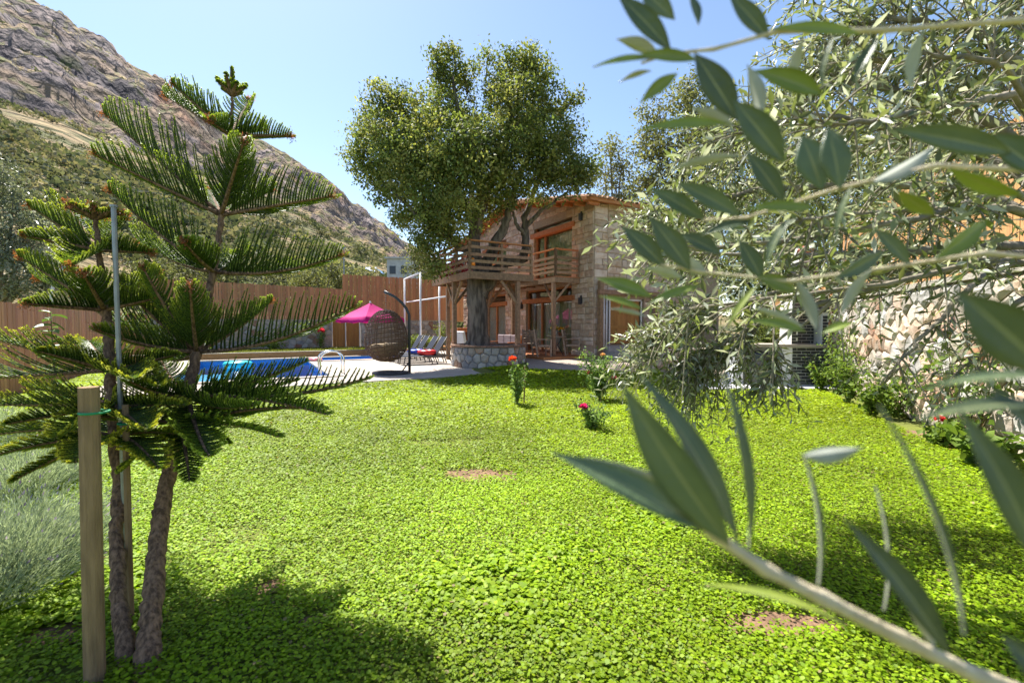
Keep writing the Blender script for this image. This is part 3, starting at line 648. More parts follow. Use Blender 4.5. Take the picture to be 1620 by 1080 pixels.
M_BRICK = mat('rim_brick', (.30, .17, .11), (.22, .13, .09), 12, .85, .3, 40, rnd=.2)
nb2 = 44
for k in range(nb2):
    a0 = 2 * math.pi * k / nb2 + .004; a1 = 2 * math.pi * (k + 1) / nb2 - .006; r0, r1 = PR - .3, PR + .04; m_ = MB(); vs = []
    dz = random.uniform(-.004, .004)
    for z in (PZ - .055, PZ + dz):
        for r, a in ((r0, a0), (r1, a0), (r1, a1), (r0, a1)): vs.append((r * math.cos(a), r * math.sin(a), z))
    m_.add(vs, [(3, 2, 1, 0), (4, 5, 6, 7), (0, 1, 5, 4), (1, 2, 6, 5), (2, 3, 7, 6), (3, 0, 4, 7)]); m_.build('brick', M_BRICK, pln)
m_ = MB(); m_.lathe([(PR - .29, PZ - .12), (.02, PZ - .05)], 30); m_.build('soil_fill', mat('planter_soil', (.11, .075, .05), (.16, .11, .07), 12, .95, .5, 40), pln)
# bark
def bark(name, c1, c2, sc=7, bs=22, st=(1, 1, .22), k=1.0):
    return mat(name, c1, c2, sc, .95, k, bs, stretch=st, contrast=(.38, .6))
M_OAKBARK = bark('oak_bark', (.19, .155, .125), (.065, .052, .043), 9, 26)
M_PINEBARK = mat('araucaria_bark', (.30, .185, .115), (.10, .06, .04), 75, .95, 1.0, 60, stretch=(1, 1, .4), contrast=(.36, .62))
M_OLIVEBARK = bark('olive_bark', (.30, .26, .20), (.17, .15, .115), 14, 50, (1, 1, .5), .6)
oak = thing('oak_tree', 'big evergreen oak with dark gnarled trunk rising through the timber platform', 'tree', (-1.16, 16.15, .7))
DO = 16.15
def wob(pts, n=6, k=.03):
    out = []
    for i in range(len(pts) - 1):
        for j in range(n):
            t = j / n; p = pts[i].lerp(pts[i + 1], t)
            if i or j: p = p + Vector((random.gauss(0, k), random.gauss(0, k), 0))
            out.append(p)
    out.append(pts[-1]); return out
def limb(mb, pts, r0, r1, n=9, k=.03, sub=5, pw=1.0):
    q = wob([Vector(p) for p in pts], sub, k); m = len(q)
    mb.tube(q, [(r0 + (r1 - r0) * (i / (m - 1)) ** pw) * random.uniform(.93, 1.07) for i in range(m)], n)
tr = MB()
tr.tube(wob([P(757, 552, DO), P(757, 530, DO), P(755, 490, DO), P(754, 455, DO), P(752, 430, DO), P(749, 400, DO), P(752, 350, DO)], 3, .02), [.50, .45, .41, .385, .37, .36, .355, .35, .345, .34, .335, .33, .31, .29, .27, .25, .23, .21, .19], 14)
limb(tr, [P(760, 470, DO), P(766, 440, DO), P(772, 410, DO), P(790, 372, DO - .2), P(803, 345, DO - .3), P(812, 300, DO - .4), P(840, 240, DO - .3)], .27, .07)
limb(tr, [P(768, 455, DO), P(782, 430, DO), P(800, 415, DO), P(829, 409, DO + .2), P(832, 380, DO + .3), P(828, 345, DO + .3), P(850, 290, DO + .3), P(880, 230, DO)], .24, .06)
limb(tr, [P(831, 375, DO + .3), P(815, 352, DO), P(812, 335, DO)], .09, .04); limb(tr, [P(830, 360, DO + .3), P(855, 335, DO), P(900, 300, DO)], .1, .03)
limb(tr, [P(752, 360, DO), P(735, 320, DO), P(690, 260, DO + .3), P(640, 210, DO)], .2, .05)
limb(tr, [P(752, 370, DO), P(760, 300, DO - .4), P(730, 200, DO - .4), P(715, 120, DO)], .2, .05); limb(tr, [P(752, 350, DO), P(790, 260, DO + .4), P(810, 180, DO + .5), P(830, 110, DO)], .2, .05)
limb(tr, [P(745, 400, DO), P(700, 370, DO - .6), P(650, 330, DO - .8), P(610, 290, DO)], .13, .04); limb(tr, [P(752, 380, DO), P(745, 300, DO + 1.2), P(720, 250, DO + 2)], .15, .04)
tr.build('trunk', M_OAKBARK, oak, True, True)
def crown(name, lobes, parent, m, pal, clumps_k, leaves_k, lsize, sig, twig_m=None, droop=0.0, root=None, flat=1.0, wl=.55):
    """lobes: (centre, radius); leaves in many small clumps, denser towards the outside of each lobe"""
    Cs = []; tint = []; Vn = []
    tw = MB()
    for c, r in lobes:
        n = max(4, int(clumps_k * r * r)); d = rand_unit(n); rad = r * (rng.random(n) ** .42) * rng.uniform(.8, 1.15, n)
        cc = np.array(c)[None] + d * rad[:, None] * np.array([1, 1, flat])
        if root is not None and twig_m is not None:
            for q in cc[::max(1, n // 9)]:
                p0 = Vector(c).lerp(Vector(root), .15); tw.tube([p0, p0.lerp(Vector(q), .5) + Vector((0, 0, .05 * r)), Vector(q)], [.02 * r + .006, .012 * r + .004, .004], 4, False)
        k = leaves_k; sg = sig * rng.uniform(.6, 1.3, n)
        pc = np.repeat(cc, k, 0); off = np.clip(rng.normal(size=(len(pc), 3)), -1.7, 1.7) * np.repeat(sg, k)[:, None] * np.array([1, 1, .75])
        pc = pc + off; Cs.append(pc); Vn.append(np.repeat(d, k, 0) * .6 + off / sig * .35)
        tint.append(np.repeat(palette(n, pal, .22), k, 0))
    C = np.concatenate(Cs); T = np.concatenate(tint) * rng.uniform(.75, 1.3, (len(C), 1)); Nn = np.concatenate(Vn) + rand_unit(len(C)) * .8 + np.array([0, 0, .5])
    D = rand_unit(len(C)) + np.array([0, 0, -droop]); ls = lsize * rng.uniform(.6, 1.35, len(C))
    Vv, Ff = leaf_quads(C, D, Nn, ls, ls * wl, .12)
    o = np_mesh(name, Vv, Ff, np.repeat(T, 4, 0), m, parent, True); 
    if tw.v: tw.build('twigs', twig_m, parent, False, True)['kind'] = 'stuff'
    return o
def L_(px, py, rpx, dz=0, D=DO): return (P(px, py, D + dz), rpx / FPX * D)
ol = [(598, 170, 26), (580, 215, 30, .4), (572, 250, 26), (612, 215, 38, -.6), (590, 270, 30, .3), (630, 165, 26), (640, 240, 46, -.9), (612, 295, 30), (655, 195, 38, .5), (655, 300, 42, -.7), (640, 345, 24, .2),
      (690, 180, 40, -.5), (705, 125, 32), (698, 92, 20), (716, 82, 15), (735, 120, 24, .4), (700, 240, 52, -1.4), (690, 310, 48, -1.1), (680, 365, 34, -.4), (672, 400, 24, -.2), (690, 425, 18, -.4), (735, 180, 28, .8), (745, 250, 50, -1.8), (728, 312, 46, -1.4), (708, 365, 32, -.6),
      (790, 150, 30), (810, 105, 30, .2), (835, 90, 22), (850, 130, 34), (815, 165, 42, -.7), (870, 175, 34, .2), (800, 230, 50, -1.4), (850, 230, 46, -.9), (895, 215, 32), (890, 265, 40, -.4), (925, 260, 24), (912, 285, 24), (850, 280, 40, -.7), (800, 285, 40, -1.0), (785, 318, 26, .6), (930, 285, 14), (770, 90, 14, .2), (600, 135, 13), (905, 160, 14), (760, 330, 26, 1.4), (830, 200, 40, 2.0), (700, 260, 40, 2.2), (750, 220, 40, 2.4), (640, 270, 36, 1.8)]
crown('foliage', [L_(*q) for q in ol], oak, FOL, [(.18, .215, .055), (.23, .25, .075), (.13, .17, .045), (.10, .135, .04), (.29, .29, .10)], 95, 34, .115, .19, M_OAKBARK, root=P(760, 330, DO))
# platform in the tree
pfm = thing('tree_platform', 'weathered timber lookout platform with plank railings built around the oak', 'platform', W(4.35, .3, 0), TH)
PW, PL, PZT = 2.45, 3.45, 3.2
def pb(name, lo, hi, m=M_OLDWOOD):
    m_ = MB(); m_.b2(lo, hi); return m_.build(name, m, pfm)
pb('beam', (-.05, -.06, PZT - .2), (PW, .06, PZT)); pb('beam', (-.06, .062, PZT - .2), (.06, PL, PZT)); pb('beam', (PW - .12, .062, PZT - .2), (PW, PL, PZT)); pb('beam', (.062, PL - .1, PZT - .2), (PW - .122, PL, PZT))
for k in range(1, 6): pb('joist', (.062, k * .58, PZT - .13), (PW - .122, k * .58 + .07, PZT - .002))
for k in range(26):
    y0 = -.05 + k * .134
    if 1.2 < y0 < 2.15:
        pb('plank', (-.05, y0, PZT + .002), (.75, y0 + .128, PZT + .035)); pb('plank', (1.75, y0, PZT + .002), (PW + .02, y0 + .128, PZT + .035))
    else: pb('plank', (-.05, y0, PZT + .002), (PW + .02, y0 + .128, PZT + .035))
for k in range(14): pb('walkway_plank', (PW + .022, 1.5 + k * .134, PZT - .003), (3.62, 1.5 + k * .134 + .128, PZT + .03))
pb('walkway_beam', (PW + .002, 1.5, PZT - .16), (3.62, 1.6, PZT - .006)); pb('walkway_beam', (PW + .002, 3.2, PZT - .16), (3.62, 3.3, PZT - .006))
zr_ = PZT + .036
railing((0.03, .03), (0.03, PL - .05), zr_, pfm, M_OLDWOOD, 3, (.14, .36, .58, .80)); railing((PW - .05, .03), (.03, .03), zr_, pfm, M_OLDWOOD, 2, (.14, .36, .58, .80)); railing((.03, PL - .05), (PW - .05, PL - .05), zr_, pfm, M_OLDWOOD, 2, (.2, .5, .8))
ang = -TH
def loc_ab(v):
    a, b = AB(v.x, v.y); return Vector((a - 4.35, b - .3, v.z))
posts = []
for q, z0 in ((P(717, 545, 16.25), PZ), (P(819, 545, 15.95), PZ), (P(771, 500, 18.4), .16), (P(709, 540, 18.9), .05)):
    l = loc_ab(q); l.x = min(max(l.x, .05), PW - .1); m_ = MB(); m_.box((l.x, l.y, (z0 + PZT - .205) / 2), (.14, .14, PZT - .205 - z0)); m_.build('post', M_OLDWOOD, pfm); posts.append(l)
for l, dx, dy in ((posts[0], 0, 1), (posts[0], 0, -1), (posts[0], 1, 0), (posts[1], -1, 0), (posts[1], 0, 1), (posts[2], 1, 0), (posts[2], 0, -1), (posts[3], 0, -1)):
    m_ = MB(); m_.beam((l.x + dx * .06, l.y + dy * .06, PZT - .95), (l.x + dx * .66, l.y + dy * .66, PZT - .215), .075, .075); m_.build('brace', M_OLDWOOD, pfm)
# ================================================================== FURNITURE AND SMALL THINGS
M_SLING = mat('grey_sling', (.045, .052, .07), (.032, .038, .055), 60, .9, spec=.05); M_LFRAME = mat('lounger_frame', (.10, .095, .09), rough=.5)
def copy_tree(o, parent=None):
    c = o.copy(); COL.objects.link(c); c.parent = parent
    for ch in list(o.children): copy_tree(ch, c)
    return c
def make_lounger():
    r = thing('sun_lounger', '', 'lounger')
    # local: x from foot (0) to head (1.9)
    m_ = MB(); m_.box((.62, 0, .31), (1.24, .56, .03)); m_.build('seat', M_SLING, r)
    a = R(58); rot = Matrix.Rotation(-a, 3, 'Y'); m_ = MB(); m_.box((1.25 + .38 * math.cos(a), 0, .33 + .38 * math.sin(a)), (.78, .56, .03), rot); m_.build('backrest', M_SLING, r)
    m_ = MB()
    for s in (-1, 1):
        m_.tube([(0, .3 * s, .30), (1.25, .3 * s, .30), (1.9, .3 * s, .30)], .02, 6); m_.tube([(1.25, .3 * s, .33), (1.25 + .8 * math.cos(a), .3 * s, .33 + .8 * math.sin(a))], .02, 6)
    m_.build('frame', M_LFRAME, r, True)
    for x in (.12, 1.2, 1.75):
        for s in (-1, 1):
            m_ = MB(); m_.tube([(x, .3 * s, .29), (x + (.1 if x > 1 else -.06), .3 * s, 0)], .02, 6); m_.build('leg', M_LFRAME, r)
    m_ = MB(); m_.tube([(1.55, -.28, .78), (1.8, -.28, .3)], .014, 5); m_.tube([(1.55, .28, .78), (1.8, .28, .3)], .014, 5); m_.build('back_support', M_LFRAME, r)
    return r
lg = make_lounger(); la = ('grey sling sun lounger nearest the stone planter', 'grey sling sun lounger second from the stone planter', 'grey sling sun lounger third from the stone planter', 'grey sling sun lounger farthest from the stone planter')
hl = W(*AB(P(706, 575, 17.0).x, 17.0), 0)
for k in range(4):
    o = lg if k == 0 else copy_tree(lg)
    p = hl - D1 * 1.75 + E2 * (.95 * k) + D1 * (.05 * (k % 2)); o.location = (p.x, p.y, ZT); o.rotation_euler = (0, 0, TH + R(random.uniform(-3, 3))); setp(o, la[k], 'lounger', 'sun loungers in a row by the pool')
def torus(mb, c, R_, r, n=24, k=8, sq=1.0):
    c = Vector(c); mb.tube([c + Vector((R_ * math.cos(t), R_ * math.sin(t), 0)) for t in np.linspace(0, 2 * math.pi, n, endpoint=False)], r, k, closed=True)
def ring(label, loc, m, R_=.32, r=.1):
    t = thing('swim_ring', label, 'swim ring', loc); b_ = MB(); torus(b_, (0, 0, r), R_, r, 24, 10); b_.build('tube', m, t, True); b_ = MB(); b_.tube([(R_, 0, r * 2 - .01), (R_, 0, r * 2 + .03)], .012, 6); b_.build('valve', m, t)
ring('red inflatable swim ring lying on the nearest lounger', hl - D1 * .75 + Vector((0, 0, ZT + .335)), mat('red_vinyl', (.55, .02, .02), rough=.3, spec=.5), .26, .09)
ring('blue inflatable swim ring lying on a lounger', hl - D1 * .85 + E2 * .95 + Vector((0, 0, ZT + .335)), mat('blue_vinyl', (.02, .06, .40), rough=.3, spec=.5), .25, .08)
ring('turquoise inflatable ring floating in the pool', W(-2.4, 6.7, -.14), mat('turquoise_vinyl', (.02, .45, .50), rough=.3, spec=.5), .38, .12)
ring('small pink and white swim ring on the coping corner', W(.22, 6.0 - .25, ZT + .03), mat('pink_vinyl', (.75, .25, .28), rough=.3, spec=.5), .2, .06)
# hanging egg chair
eg = thing('hanging_egg_chair', 'brown wicker hanging egg chair on a black curved stand', 'chair', W(*AB(P(648, 592, 13.4).x, 13.4), ZT))
ec = P(611, 531, 13.3) - Vector(eg.location); EW, EH = .60, .75; M_WICK = mat('wicker', (.15, .085, .05), (.08, .045, .028), 30, .6, .4, 60, spec=.4)
def eggr(t): return EW * math.sin(t) ** .85 * (1.0 - .13 * math.cos(t))      # t from top 0 to bottom pi
st = MB(); hook = Vector((ec.x + .02, ec.y, 2.36))
st.tube([(0, 0, 0), (0, 0, 1.2), (0, 0, 1.72)] + [(ec.x * .12, ec.y * .12, 1.9), (ec.x * .3, ec.y * .3, 2.06), (ec.x * .62, ec.y * .62, 2.24), (ec.x * 1.08, ec.y * 1.08, 2.40)], .04, 9)
st.build('stand', M_DARKMETAL, eg, True)
bs = MB(); torus(bs, (ec.x * .8, ec.y, .03), .52, .03, 28, 8); bs.tube([(0, 0, .03), (ec.x * .8 - .5, ec.y, .03)], .025, 7); bs.tube([(0, 0, .35), (ec.x * .35, .0, .04)], .02, 6); bs.build('base', M_DARKMETAL, eg, True)
ch = MB(); z1 = ec.z + EH; 
for k in range(7): torus(ch, (ec.x, ec.y, z1 + .03 + k * (2.36 - z1) / 7), .022, .006, 8, 4)
ch.build('chain', M_GREYMETAL, eg)
rb_ = MB()
for k in range(18):
    a = 2 * math.pi * k / 18; rb_.tube([ec + Vector((eggr(t) * math.cos(a), eggr(t) * math.sin(a), EH * math.cos(t))) for t in np.linspace(.06, 3.08, 18)], .011, 5)
rb_.build('ribs', M_WICK, eg, True)
wv_ = MB(); nring = 58
for k in range(nring):
    t = .28 + 2.75 * k / nring; pts = []
    for j in range(54):
        a = 2 * math.pi * j / 54; rr = eggr(t) + .012 * (1 if (j + k) % 2 else -1) * .9
        op = 0
        pts.append(ec + Vector((rr * math.cos(a), rr * math.sin(a), EH * math.cos(t + .012 * math.sin(a * 5 + k * 1.7)))))
    gap0 = 40 if k < nring * .62 else 54                      # open front on the far side
    if gap0 == 54: wv_.tube(pts, .0125, 4, closed=True)
    else: pts = pts[27:] + pts[:27]; wv_.tube(pts[:40], .0125, 4, False); 
wv_.build('weave', M_WICK, eg)
cu = MB(); cu.lathe([(.02, -.60), (.30, -.56), (.44, -.42), (.46, -.30), (.36, -.22), (.02, -.2)], 20, ec); cu.build('cushion', mat('beige_cushion', (.42, .33, .22), (.34, .26, .17), 8, .9), eg, True)
# magenta parasol tent
um = thing('parasol', 'magenta square parasol canopy on a white pole by the stone wall', 'parasol', W(3.2, 9.75, .2)); M_MAG = mat('magenta_canvas', (.56, .012, .20), (.48, .01, .17), 5, .75, trans=.25)
S = 1.36; zE, zA, val = 1.62, 2.38, .20; m_ = MB(); n = 9; aR = TH + R(25)
def cpt(i, side): 
    c0 = Vector((math.cos(aR + side * math.pi / 2 + math.pi / 4), math.sin(aR + side * math.pi / 2 + math.pi / 4), 0)) * S * 1.2; c1 = Vector((math.cos(aR + (side + 1) * math.pi / 2 + math.pi / 4), math.sin(aR + (side + 1) * math.pi / 2 + math.pi / 4), 0)) * S * 1.2
    return c0.lerp(c1, i / n)
for side in range(4):
    rows_ = []
    for j in range(7):
        f = j / 6; rows_.append([Vector((0, 0, zA + (zE - zA) * f - .07 * math.sin(f * math.pi) * 1.2 * (1 - .6 * abs(i / n - .5) * 2) - .03 * math.sin(i / n * math.pi) * f)) + cpt(i, side) * max(f, .01) for i in range(n + 1)])
    rows_.append([rows_[-1][i] + Vector((0, 0, -val + .03 * math.sin(i * 2.1))) + cpt(i, side) * .01 for i in range(n + 1)])
    vs = [p for r_ in rows_ for p in r_]; fs = []
    for j in range(7):
        for i in range(n): fs.append((j * (n + 1) + i, j * (n + 1) + i + 1, (j + 1) * (n + 1) + i + 1, (j + 1) * (n + 1) + i))
    m_.add(vs, fs)
m_.build('canopy', M_MAG, um, True)
m_ = MB(); m_.tube([(0, 0, 0), (0, 0, zA + .05)], .03, 8); m_.build('pole', M_WHITE, um, True); m_ = MB(); m_.lathe([(.02, zA + .09), (.05, zA + .04), (.05, zA - .01)], 10); m_.build('finial', M_WHITE, um)
m_ = MB()
for k in range(4): m_.tube([(0, 0, zA - .06), cpt(0, k) * .98 + Vector((0, 0, zE - .03))], .012, 5)
m_.build('ribs', M_WHITE, um); m_ = MB(); m_.lathe([(.0, .12), (.28, .12), (.3, .0)], 16); m_.build('base', M_GREYMETAL, um)
# white metal frame
wf = thing('white_pergola', 'slim white metal pergola frame beside the loungers', 'pergola', P(665, 540, 21.5) * 1.0)
wl_ = Vector(wf.location); wf.location.z = .05; wl_.z = .05
fr_pts = {'a': P(665, 428, 21.5), 'b': P(695, 449, 23.5), 'c': P(640, 433, 24.5)}
for k_, q in fr_pts.items(): m_ = MB(); m_.tube([(q.x - wl_.x, q.y - wl_.y, 0), (q.x - wl_.x, q.y - wl_.y, 3.9 if k_ != 'b' else 3.55)], .05, 8); m_.build('post', M_WHITE, wf, True)
q, q2 = fr_pts['a'], fr_pts['c']; m_ = MB(); m_.tube([(q.x - wl_.x, q.y - wl_.y, 3.88), (q2.x - wl_.x, q2.y - wl_.y, 3.88)], .045, 8); m_.build('top_rail', M_WHITE, wf, True)
q = P(644, 478, 24.5); q2 = P(712, 468, 19.6); m_ = MB(); m_.tube([q - wl_, q2 - wl_], .035, 8); m_.build('cross_rail', M_WHITE, wf, True)
# deck furniture: slatted armchairs, table, bench
def make_chair():
    r = thing('slatted_armchair', '', 'armchair')
    for k in range(5): m_ = MB(); m_.box((0, -.2 + k * .1, .42), (.52, .085, .025)); m_.build('seat_slat', M_TEAK, r)
    for k in range(5): m_ = MB(); m_.box((0, .27 + .035 * k, .50 + .105 * k), (.50, .022, .085), Matrix.Rotation(-.3, 3, 'X')); m_.build('back_slat', M_TEAK, r)
    for s in (-1, 1):
        m_ = MB(); m_.box((s * .28, -.24, .31), (.055, .055, .62)); m_.build('leg', M_TEAK, r); m_ = MB(); m_.beam((s * .28, .27, 0), (s * .28, .43, 1.0), .05, .055); m_.build('leg', M_TEAK, r); m_ = MB(); m_.box((s * .28, .03, .635), (.075, .62, .028)); m_.build('armrest', M_TEAK, r); m_ = MB(); m_.box((s * .28, .02, .39), (.03, .5, .06)); m_.build('side_rail', M_TEAK, r)
    return r
chr_ = make_chair()
tbl = P(880, 545, 17.6)
cl = [((858, 17.1), R(-75 + 180), 'slatted teak armchair with its back to the lawn by the deck edge'), ((908, 17.6), R(75), 'slatted teak armchair next to the stone pier and flower table'), ((840, 18.4), R(170), 'slatted teak armchair beside the glass door')]
for k, ((px_, d_), rz, lab) in enumerate(cl):
    o = chr_ if k == 0 else copy_tree(chr_); q = P(px_, 545, d_); o.location = (q.x, q.y, HB + .003); o.rotation_euler = (0, 0, rz); setp(o, lab, 'armchair', 'armchairs on the timber deck')
t = thing('round_table', 'small round table with black legs holding flower pots on the deck', 'table', (tbl.x, tbl.y, HB + .003))
m_ = MB(); m_.lathe([(0, .70), (.38, .70), (.4, .72), (.38, .74), (0, .74)], 24); m_.build('table_top', M_TEAK, t)
for k in range(3): a = k * 2.094; m_ = MB(); m_.tube([(.28 * math.cos(a), .28 * math.sin(a), 0), (.05 * math.cos(a), .05 * math.sin(a), .4), (.24 * math.cos(a), .24 * math.sin(a), .7)], .018, 6); m_.build('leg', M_DARKMETAL, t)
def flower_pot(label, loc, potm, s, flower, leafc=(.06, .12, .03), n=60, name='flower_pot'):
    t = thing(name, label, 'flower pot', loc); m_ = MB(); m_.lathe([(.0, 0), (.06 * s, 0), (.085 * s, .13 * s), (.095 * s, .14 * s), (.08 * s, .145 * s), (.07 * s, .12 * s), (0, .12 * s)], 14); m_.build('pot', potm, t, True)
    C = rng.normal(size=(n, 3)) * np.array([.06, .06, .05]) * s + np.array([0, 0, .21 * s]); Vv, Ff = leaf_quads(C, rand_unit(n) + np.array([0, 0, .4]), rand_unit(n), .06 * s, .035 * s); np_mesh('leaves', Vv, Ff, np.repeat(palette(n, [leafc]), 4, 0), FOL, t)
    if flower is not None:
        C = rng.normal(size=(n, 3)) * np.array([.07, .07, .025]) * s + np.array([0, 0, .28 * s]); Vv, Ff = leaf_quads(C, rand_unit(n), rand_unit(n), .045 * s, .04 * s); np_mesh('blossoms', Vv, Ff, np.repeat(palette(n, [flower]), 4, 0), FOL, t)
M_POTW = mat('white_pot', (.62, .6, .56), rough=.5); M_TERRA = mat('terracotta', (.42, .17, .08), (.36, .14, .07), 9, .85)
flower_pot('white pot of yellow flowers on the deck table', (tbl.x - .1, tbl.y - .08, HB + .745), M_POTW, 1.25, (.75, .55, .02))
flower_pot('orange flower pot behind the white one on the deck table', (tbl.x + .17, tbl.y + .1, HB + .745), M_TERRA, 1.1, (.80, .36, .02))
bq = P(798, 545, 19.6); bn = thing('garden_bench', 'long wooden bench with pale striped cushions under the tree platform', 'bench', (bq.x, bq.y, .165), TH + R(90))
m_ = MB(); m_.box((0, 0, .36), (1.9, .62, .06)); m_.build('seat', M_REDWOOD, bn); m_ = MB(); m_.box((0, -.30, .62), (1.9, .05, .5)); m_.build('backrest', M_REDWOOD, bn)
for s in (-1, 1):
    for y in (-.26, .26): m_ = MB(); m_.box((.9 * s, y, .165), (.07, .07, .33)); m_.build('leg', M_REDWOOD, bn)
    m_ = MB(); m_.box((.92 * s, .03, .58), (.08, .6, .05)); m_.build('armrest', M_REDWOOD, bn)
M_STR = mat('striped_cushion', (.30, .25, .25), (.19, .14, .15), 7, .9, stretch=(.2, .2, 6))
for k in range(3): m_ = MB(); m_.box((-.6 + k * .6, .02, .44), (.57, .55, .11)); m_.box((-.6 + k * .6, -.2, .68), (.56, .13, .42)); o = m_.build('cushion', M_STR, bn); bv = o.modifiers.new('b', 'BEVEL'); bv.width = .035; bv.segments = 3
ct = P(800, 552, 18.3); t = thing('coffee_table', 'low wooden coffee table in front of the cushioned bench', 'table', (ct.x, ct.y, .165), TH)
m_ = MB(); m_.box((0, 0, .52), (.6, 1.1, .05)); m_.build('table_top', M_DOOR, t)
for s in (-1, 1):
    for y in (-.48, .48): m_ = MB(); m_.box((.24 * s, y, .247), (.06, .06, .495)); m_.build('leg', M_DOOR, t)
ov = P(735, 545, 20.5); t = thing('brick_oven', 'small orange brick oven beyond the oak trunk', 'oven', (ov.x, ov.y, .05), TH)
m_ = MB(); m_.b2((-.5, -.4, 0), (.5, .4, .62)); m_.build('base', M_PAVE, t); m_ = MB(); m_.b2((-.48, -.38, .622), (-.25, .38, 1.12)); m_.b2((.25, -.38, .622), (.48, .38, 1.12)); m_.b2((-.48, -.38, 1.122), (.48, .38, 1.3)); m_.b2((-.248, .2, .622), (.248, .38, 1.12)); m_.build('hearth', mat('orange_brick', (.45, .16, .06), (.36, .12, .05), 12, .85), t)
wc = P(738, 548, 18.6); t = thing('white_armchair', 'white cushioned garden chair half hidden behind the oak trunk', 'chair', (wc.x, wc.y, .165), TH + R(100))
m_ = MB(); m_.box((0, 0, .4), (.6, .6, .14)); m_.build('seat', M_WHITE, t); m_ = MB(); m_.box((0, .28, .75), (.6, .12, .6), Matrix.Rotation(-.2, 3, 'X')); m_.build('backrest', M_WHITE, t)
for s in (-1, 1):
    for y in (-.25, .25): m_ = MB(); m_.box((.26 * s, y, .165), (.05, .05, .33)); m_.build('leg', M_WHITE, t)
# platform cushions and lantern
cq = W(4.35 + .38, .3 + 1.05, PZT + .04); t = thing('floor_cushion', 'red and white patterned floor cushions along the platform railing', 'cushion', cq, TH)
M_RED = mat('red_kilim', (.42, .02, .03), (.62, .50, .46), 9, .9, stretch=(1, 1, 3), contrast=(.5, .6))
m_ = MB(); m_.box((0, .9, .09), (.5, 2.4, .17)); o = m_.build('mattress', M_RED, t); o.modifiers.new('b', 'BEVEL').width = .04; m_ = MB(); m_.box((-.2, .9, .36), (.13, 2.3, .36), Matrix.Rotation(-.15, 3, 'Y')); o = m_.build('bolster', M_RED, t); o.modifiers.new('b', 'BEVEL').width = .05
lq = P(748, 413, 15.1); t = thing('lantern', 'small orange lantern hanging at the platform corner', 'lantern', (lq.x, lq.y, lq.z - .15)); m_ = MB(); m_.lathe([(0, 0), (.07, 0), (.08, .04), (.07, .2), (.03, .26), (.0, .27)], 12); m_.build('body', mat('orange_glass', (.75, .22, .02), rough=.3), t, True); m_ = MB(); m_.tube([(0, 0, .27), (0, 0, .36)], .008, 5); torus(m_, (0, 0, .37), .025, .006, 10, 4); m_.build('hook', M_DARKMETAL, t)
# barbecue
bb = thing('brick_barbecue', 'outdoor barbecue with black glazed bricks, white joints and pale counter', 'barbecue', (7.15, 10.9, 0), R(-8)); M_JOINT = mat('white_joint', (.66, .65, .62), (.58, .57, .54), 20, .9); M_BLACK = mat('black_brick', (.025, .028, .034), (.045, .048, .055), 12, .35, .15, 40, rnd=.3, spec=.5)
def brick_face(x0, x1, z0, z1, y, bl=.205, bh=.062, j=.014, face='y', parent=bb):
    r = 0; z = z0 + j
    while z + bh < z1:
        x = x0 + (0 if r % 2 == 0 else -bl / 2)
        while x < x1 - .02:
            a = max(x, x0) + j / 2; c = min(x + bl, x1) - j / 2
            if c - a > .03:
                m_ = MB(); 
                if face == 'y': m_.b2((a, y - .012, z), (c, y + .02, z + bh))
                else: m_.b2((y - .012, a, z), (y + .02, c, z + bh))
                m_.build('brick', M_BLACK, parent)
            x += bl
        z += bh + j; r += 1
def bq_(name, lo, hi, m): m_ = MB(); m_.b2(lo, hi); return m_.build(name, m, bb)
bq_('brick_core', (-.40, 0, 0), (.42, .7, .93), M_JOINT); brick_face(-.40, .42, .0, .93, 0); 
bq_('plinth', (-.45, -.06, -.05), (.46, .76, .05 - .002), M_PAVE)
bq_('counter', (-1.75, -.06, .932), (.46, .74, 1.0), M_PAVE)
bq_('side_pier', (-1.72, 0, 0), (-1.5, .7, .93), M_WHITE); bq_('side_pier', (-.62, .002, 0), (-.402, .7, .93), M_WHITE); bq_('back_panel', (-1.5, .55, 0), (-.62, .7, .93), M_JOINT)
bq_('hearth_wall', (-.40, .45, 1.002), (.42, .70, 2.3), M_JOINT); brick_face(-.40, .42, 1.0, 2.3, .45)
bq_('hearth_cheek', (-.40, .05, 1.002), (-.26, .448, 1.75), M_JOINT); bq_('hearth_cheek', (.28, .05, 1.002), (.42, .448, 1.75), M_JOINT); bq_('hood', (-.40, .04, 1.752), (.42, .448, 2.3), M_JOINT); brick_face(-.40, .42, 1.752, 2.3, .04); brick_face(.28, .42, 1.0, 1.752, .05); brick_face(-.40, -.26, 1.0, 1.752, .05)
bq_('chimney', (-.2, .2, 2.302), (.24, .62, 3.05), M_JOINT); brick_face(-.2, .24, 2.3, 3.05, .2); brick_face(.2, .62, 2.3, 3.05, -.2, face='x')
m_ = MB(); m_.lathe([(.10, 3.05), (.10, 3.22), (.12, 3.23)], 14, (.02, .4, 0)); m_.build('chimney_pot', M_WHITE, bb, True); m_ = MB(); m_.lathe([(.05, 3.2), (.24, 3.24), (.2, 3.33), (.1, 3.41), (0, 3.44)], 18, (.02, .4, 0)); m_.build('chimney_cowl', mat('red_cowl', (.36, .05, .04), rough=.5), bb, True)
kt = thing('kettle_grill', 'round black kettle grill under the barbecue counter', 'grill', (6.05, 11.15, .02)); m_ = MB(); m_.lathe([(0, .38), (.2, .42), (.29, .55), (.3, .62), (.29, .68), (.2, .78), (0, .83)], 20); m_.build('bowl', M_DARKMETAL, kt, True)
for k in range(3): a = k * 2.094; m_ = MB(); m_.tube([(.16 * math.cos(a), .16 * math.sin(a), .44), (.26 * math.cos(a), .26 * math.sin(a), 0)], .014, 6); m_.build('leg', M_DARKMETAL, kt)
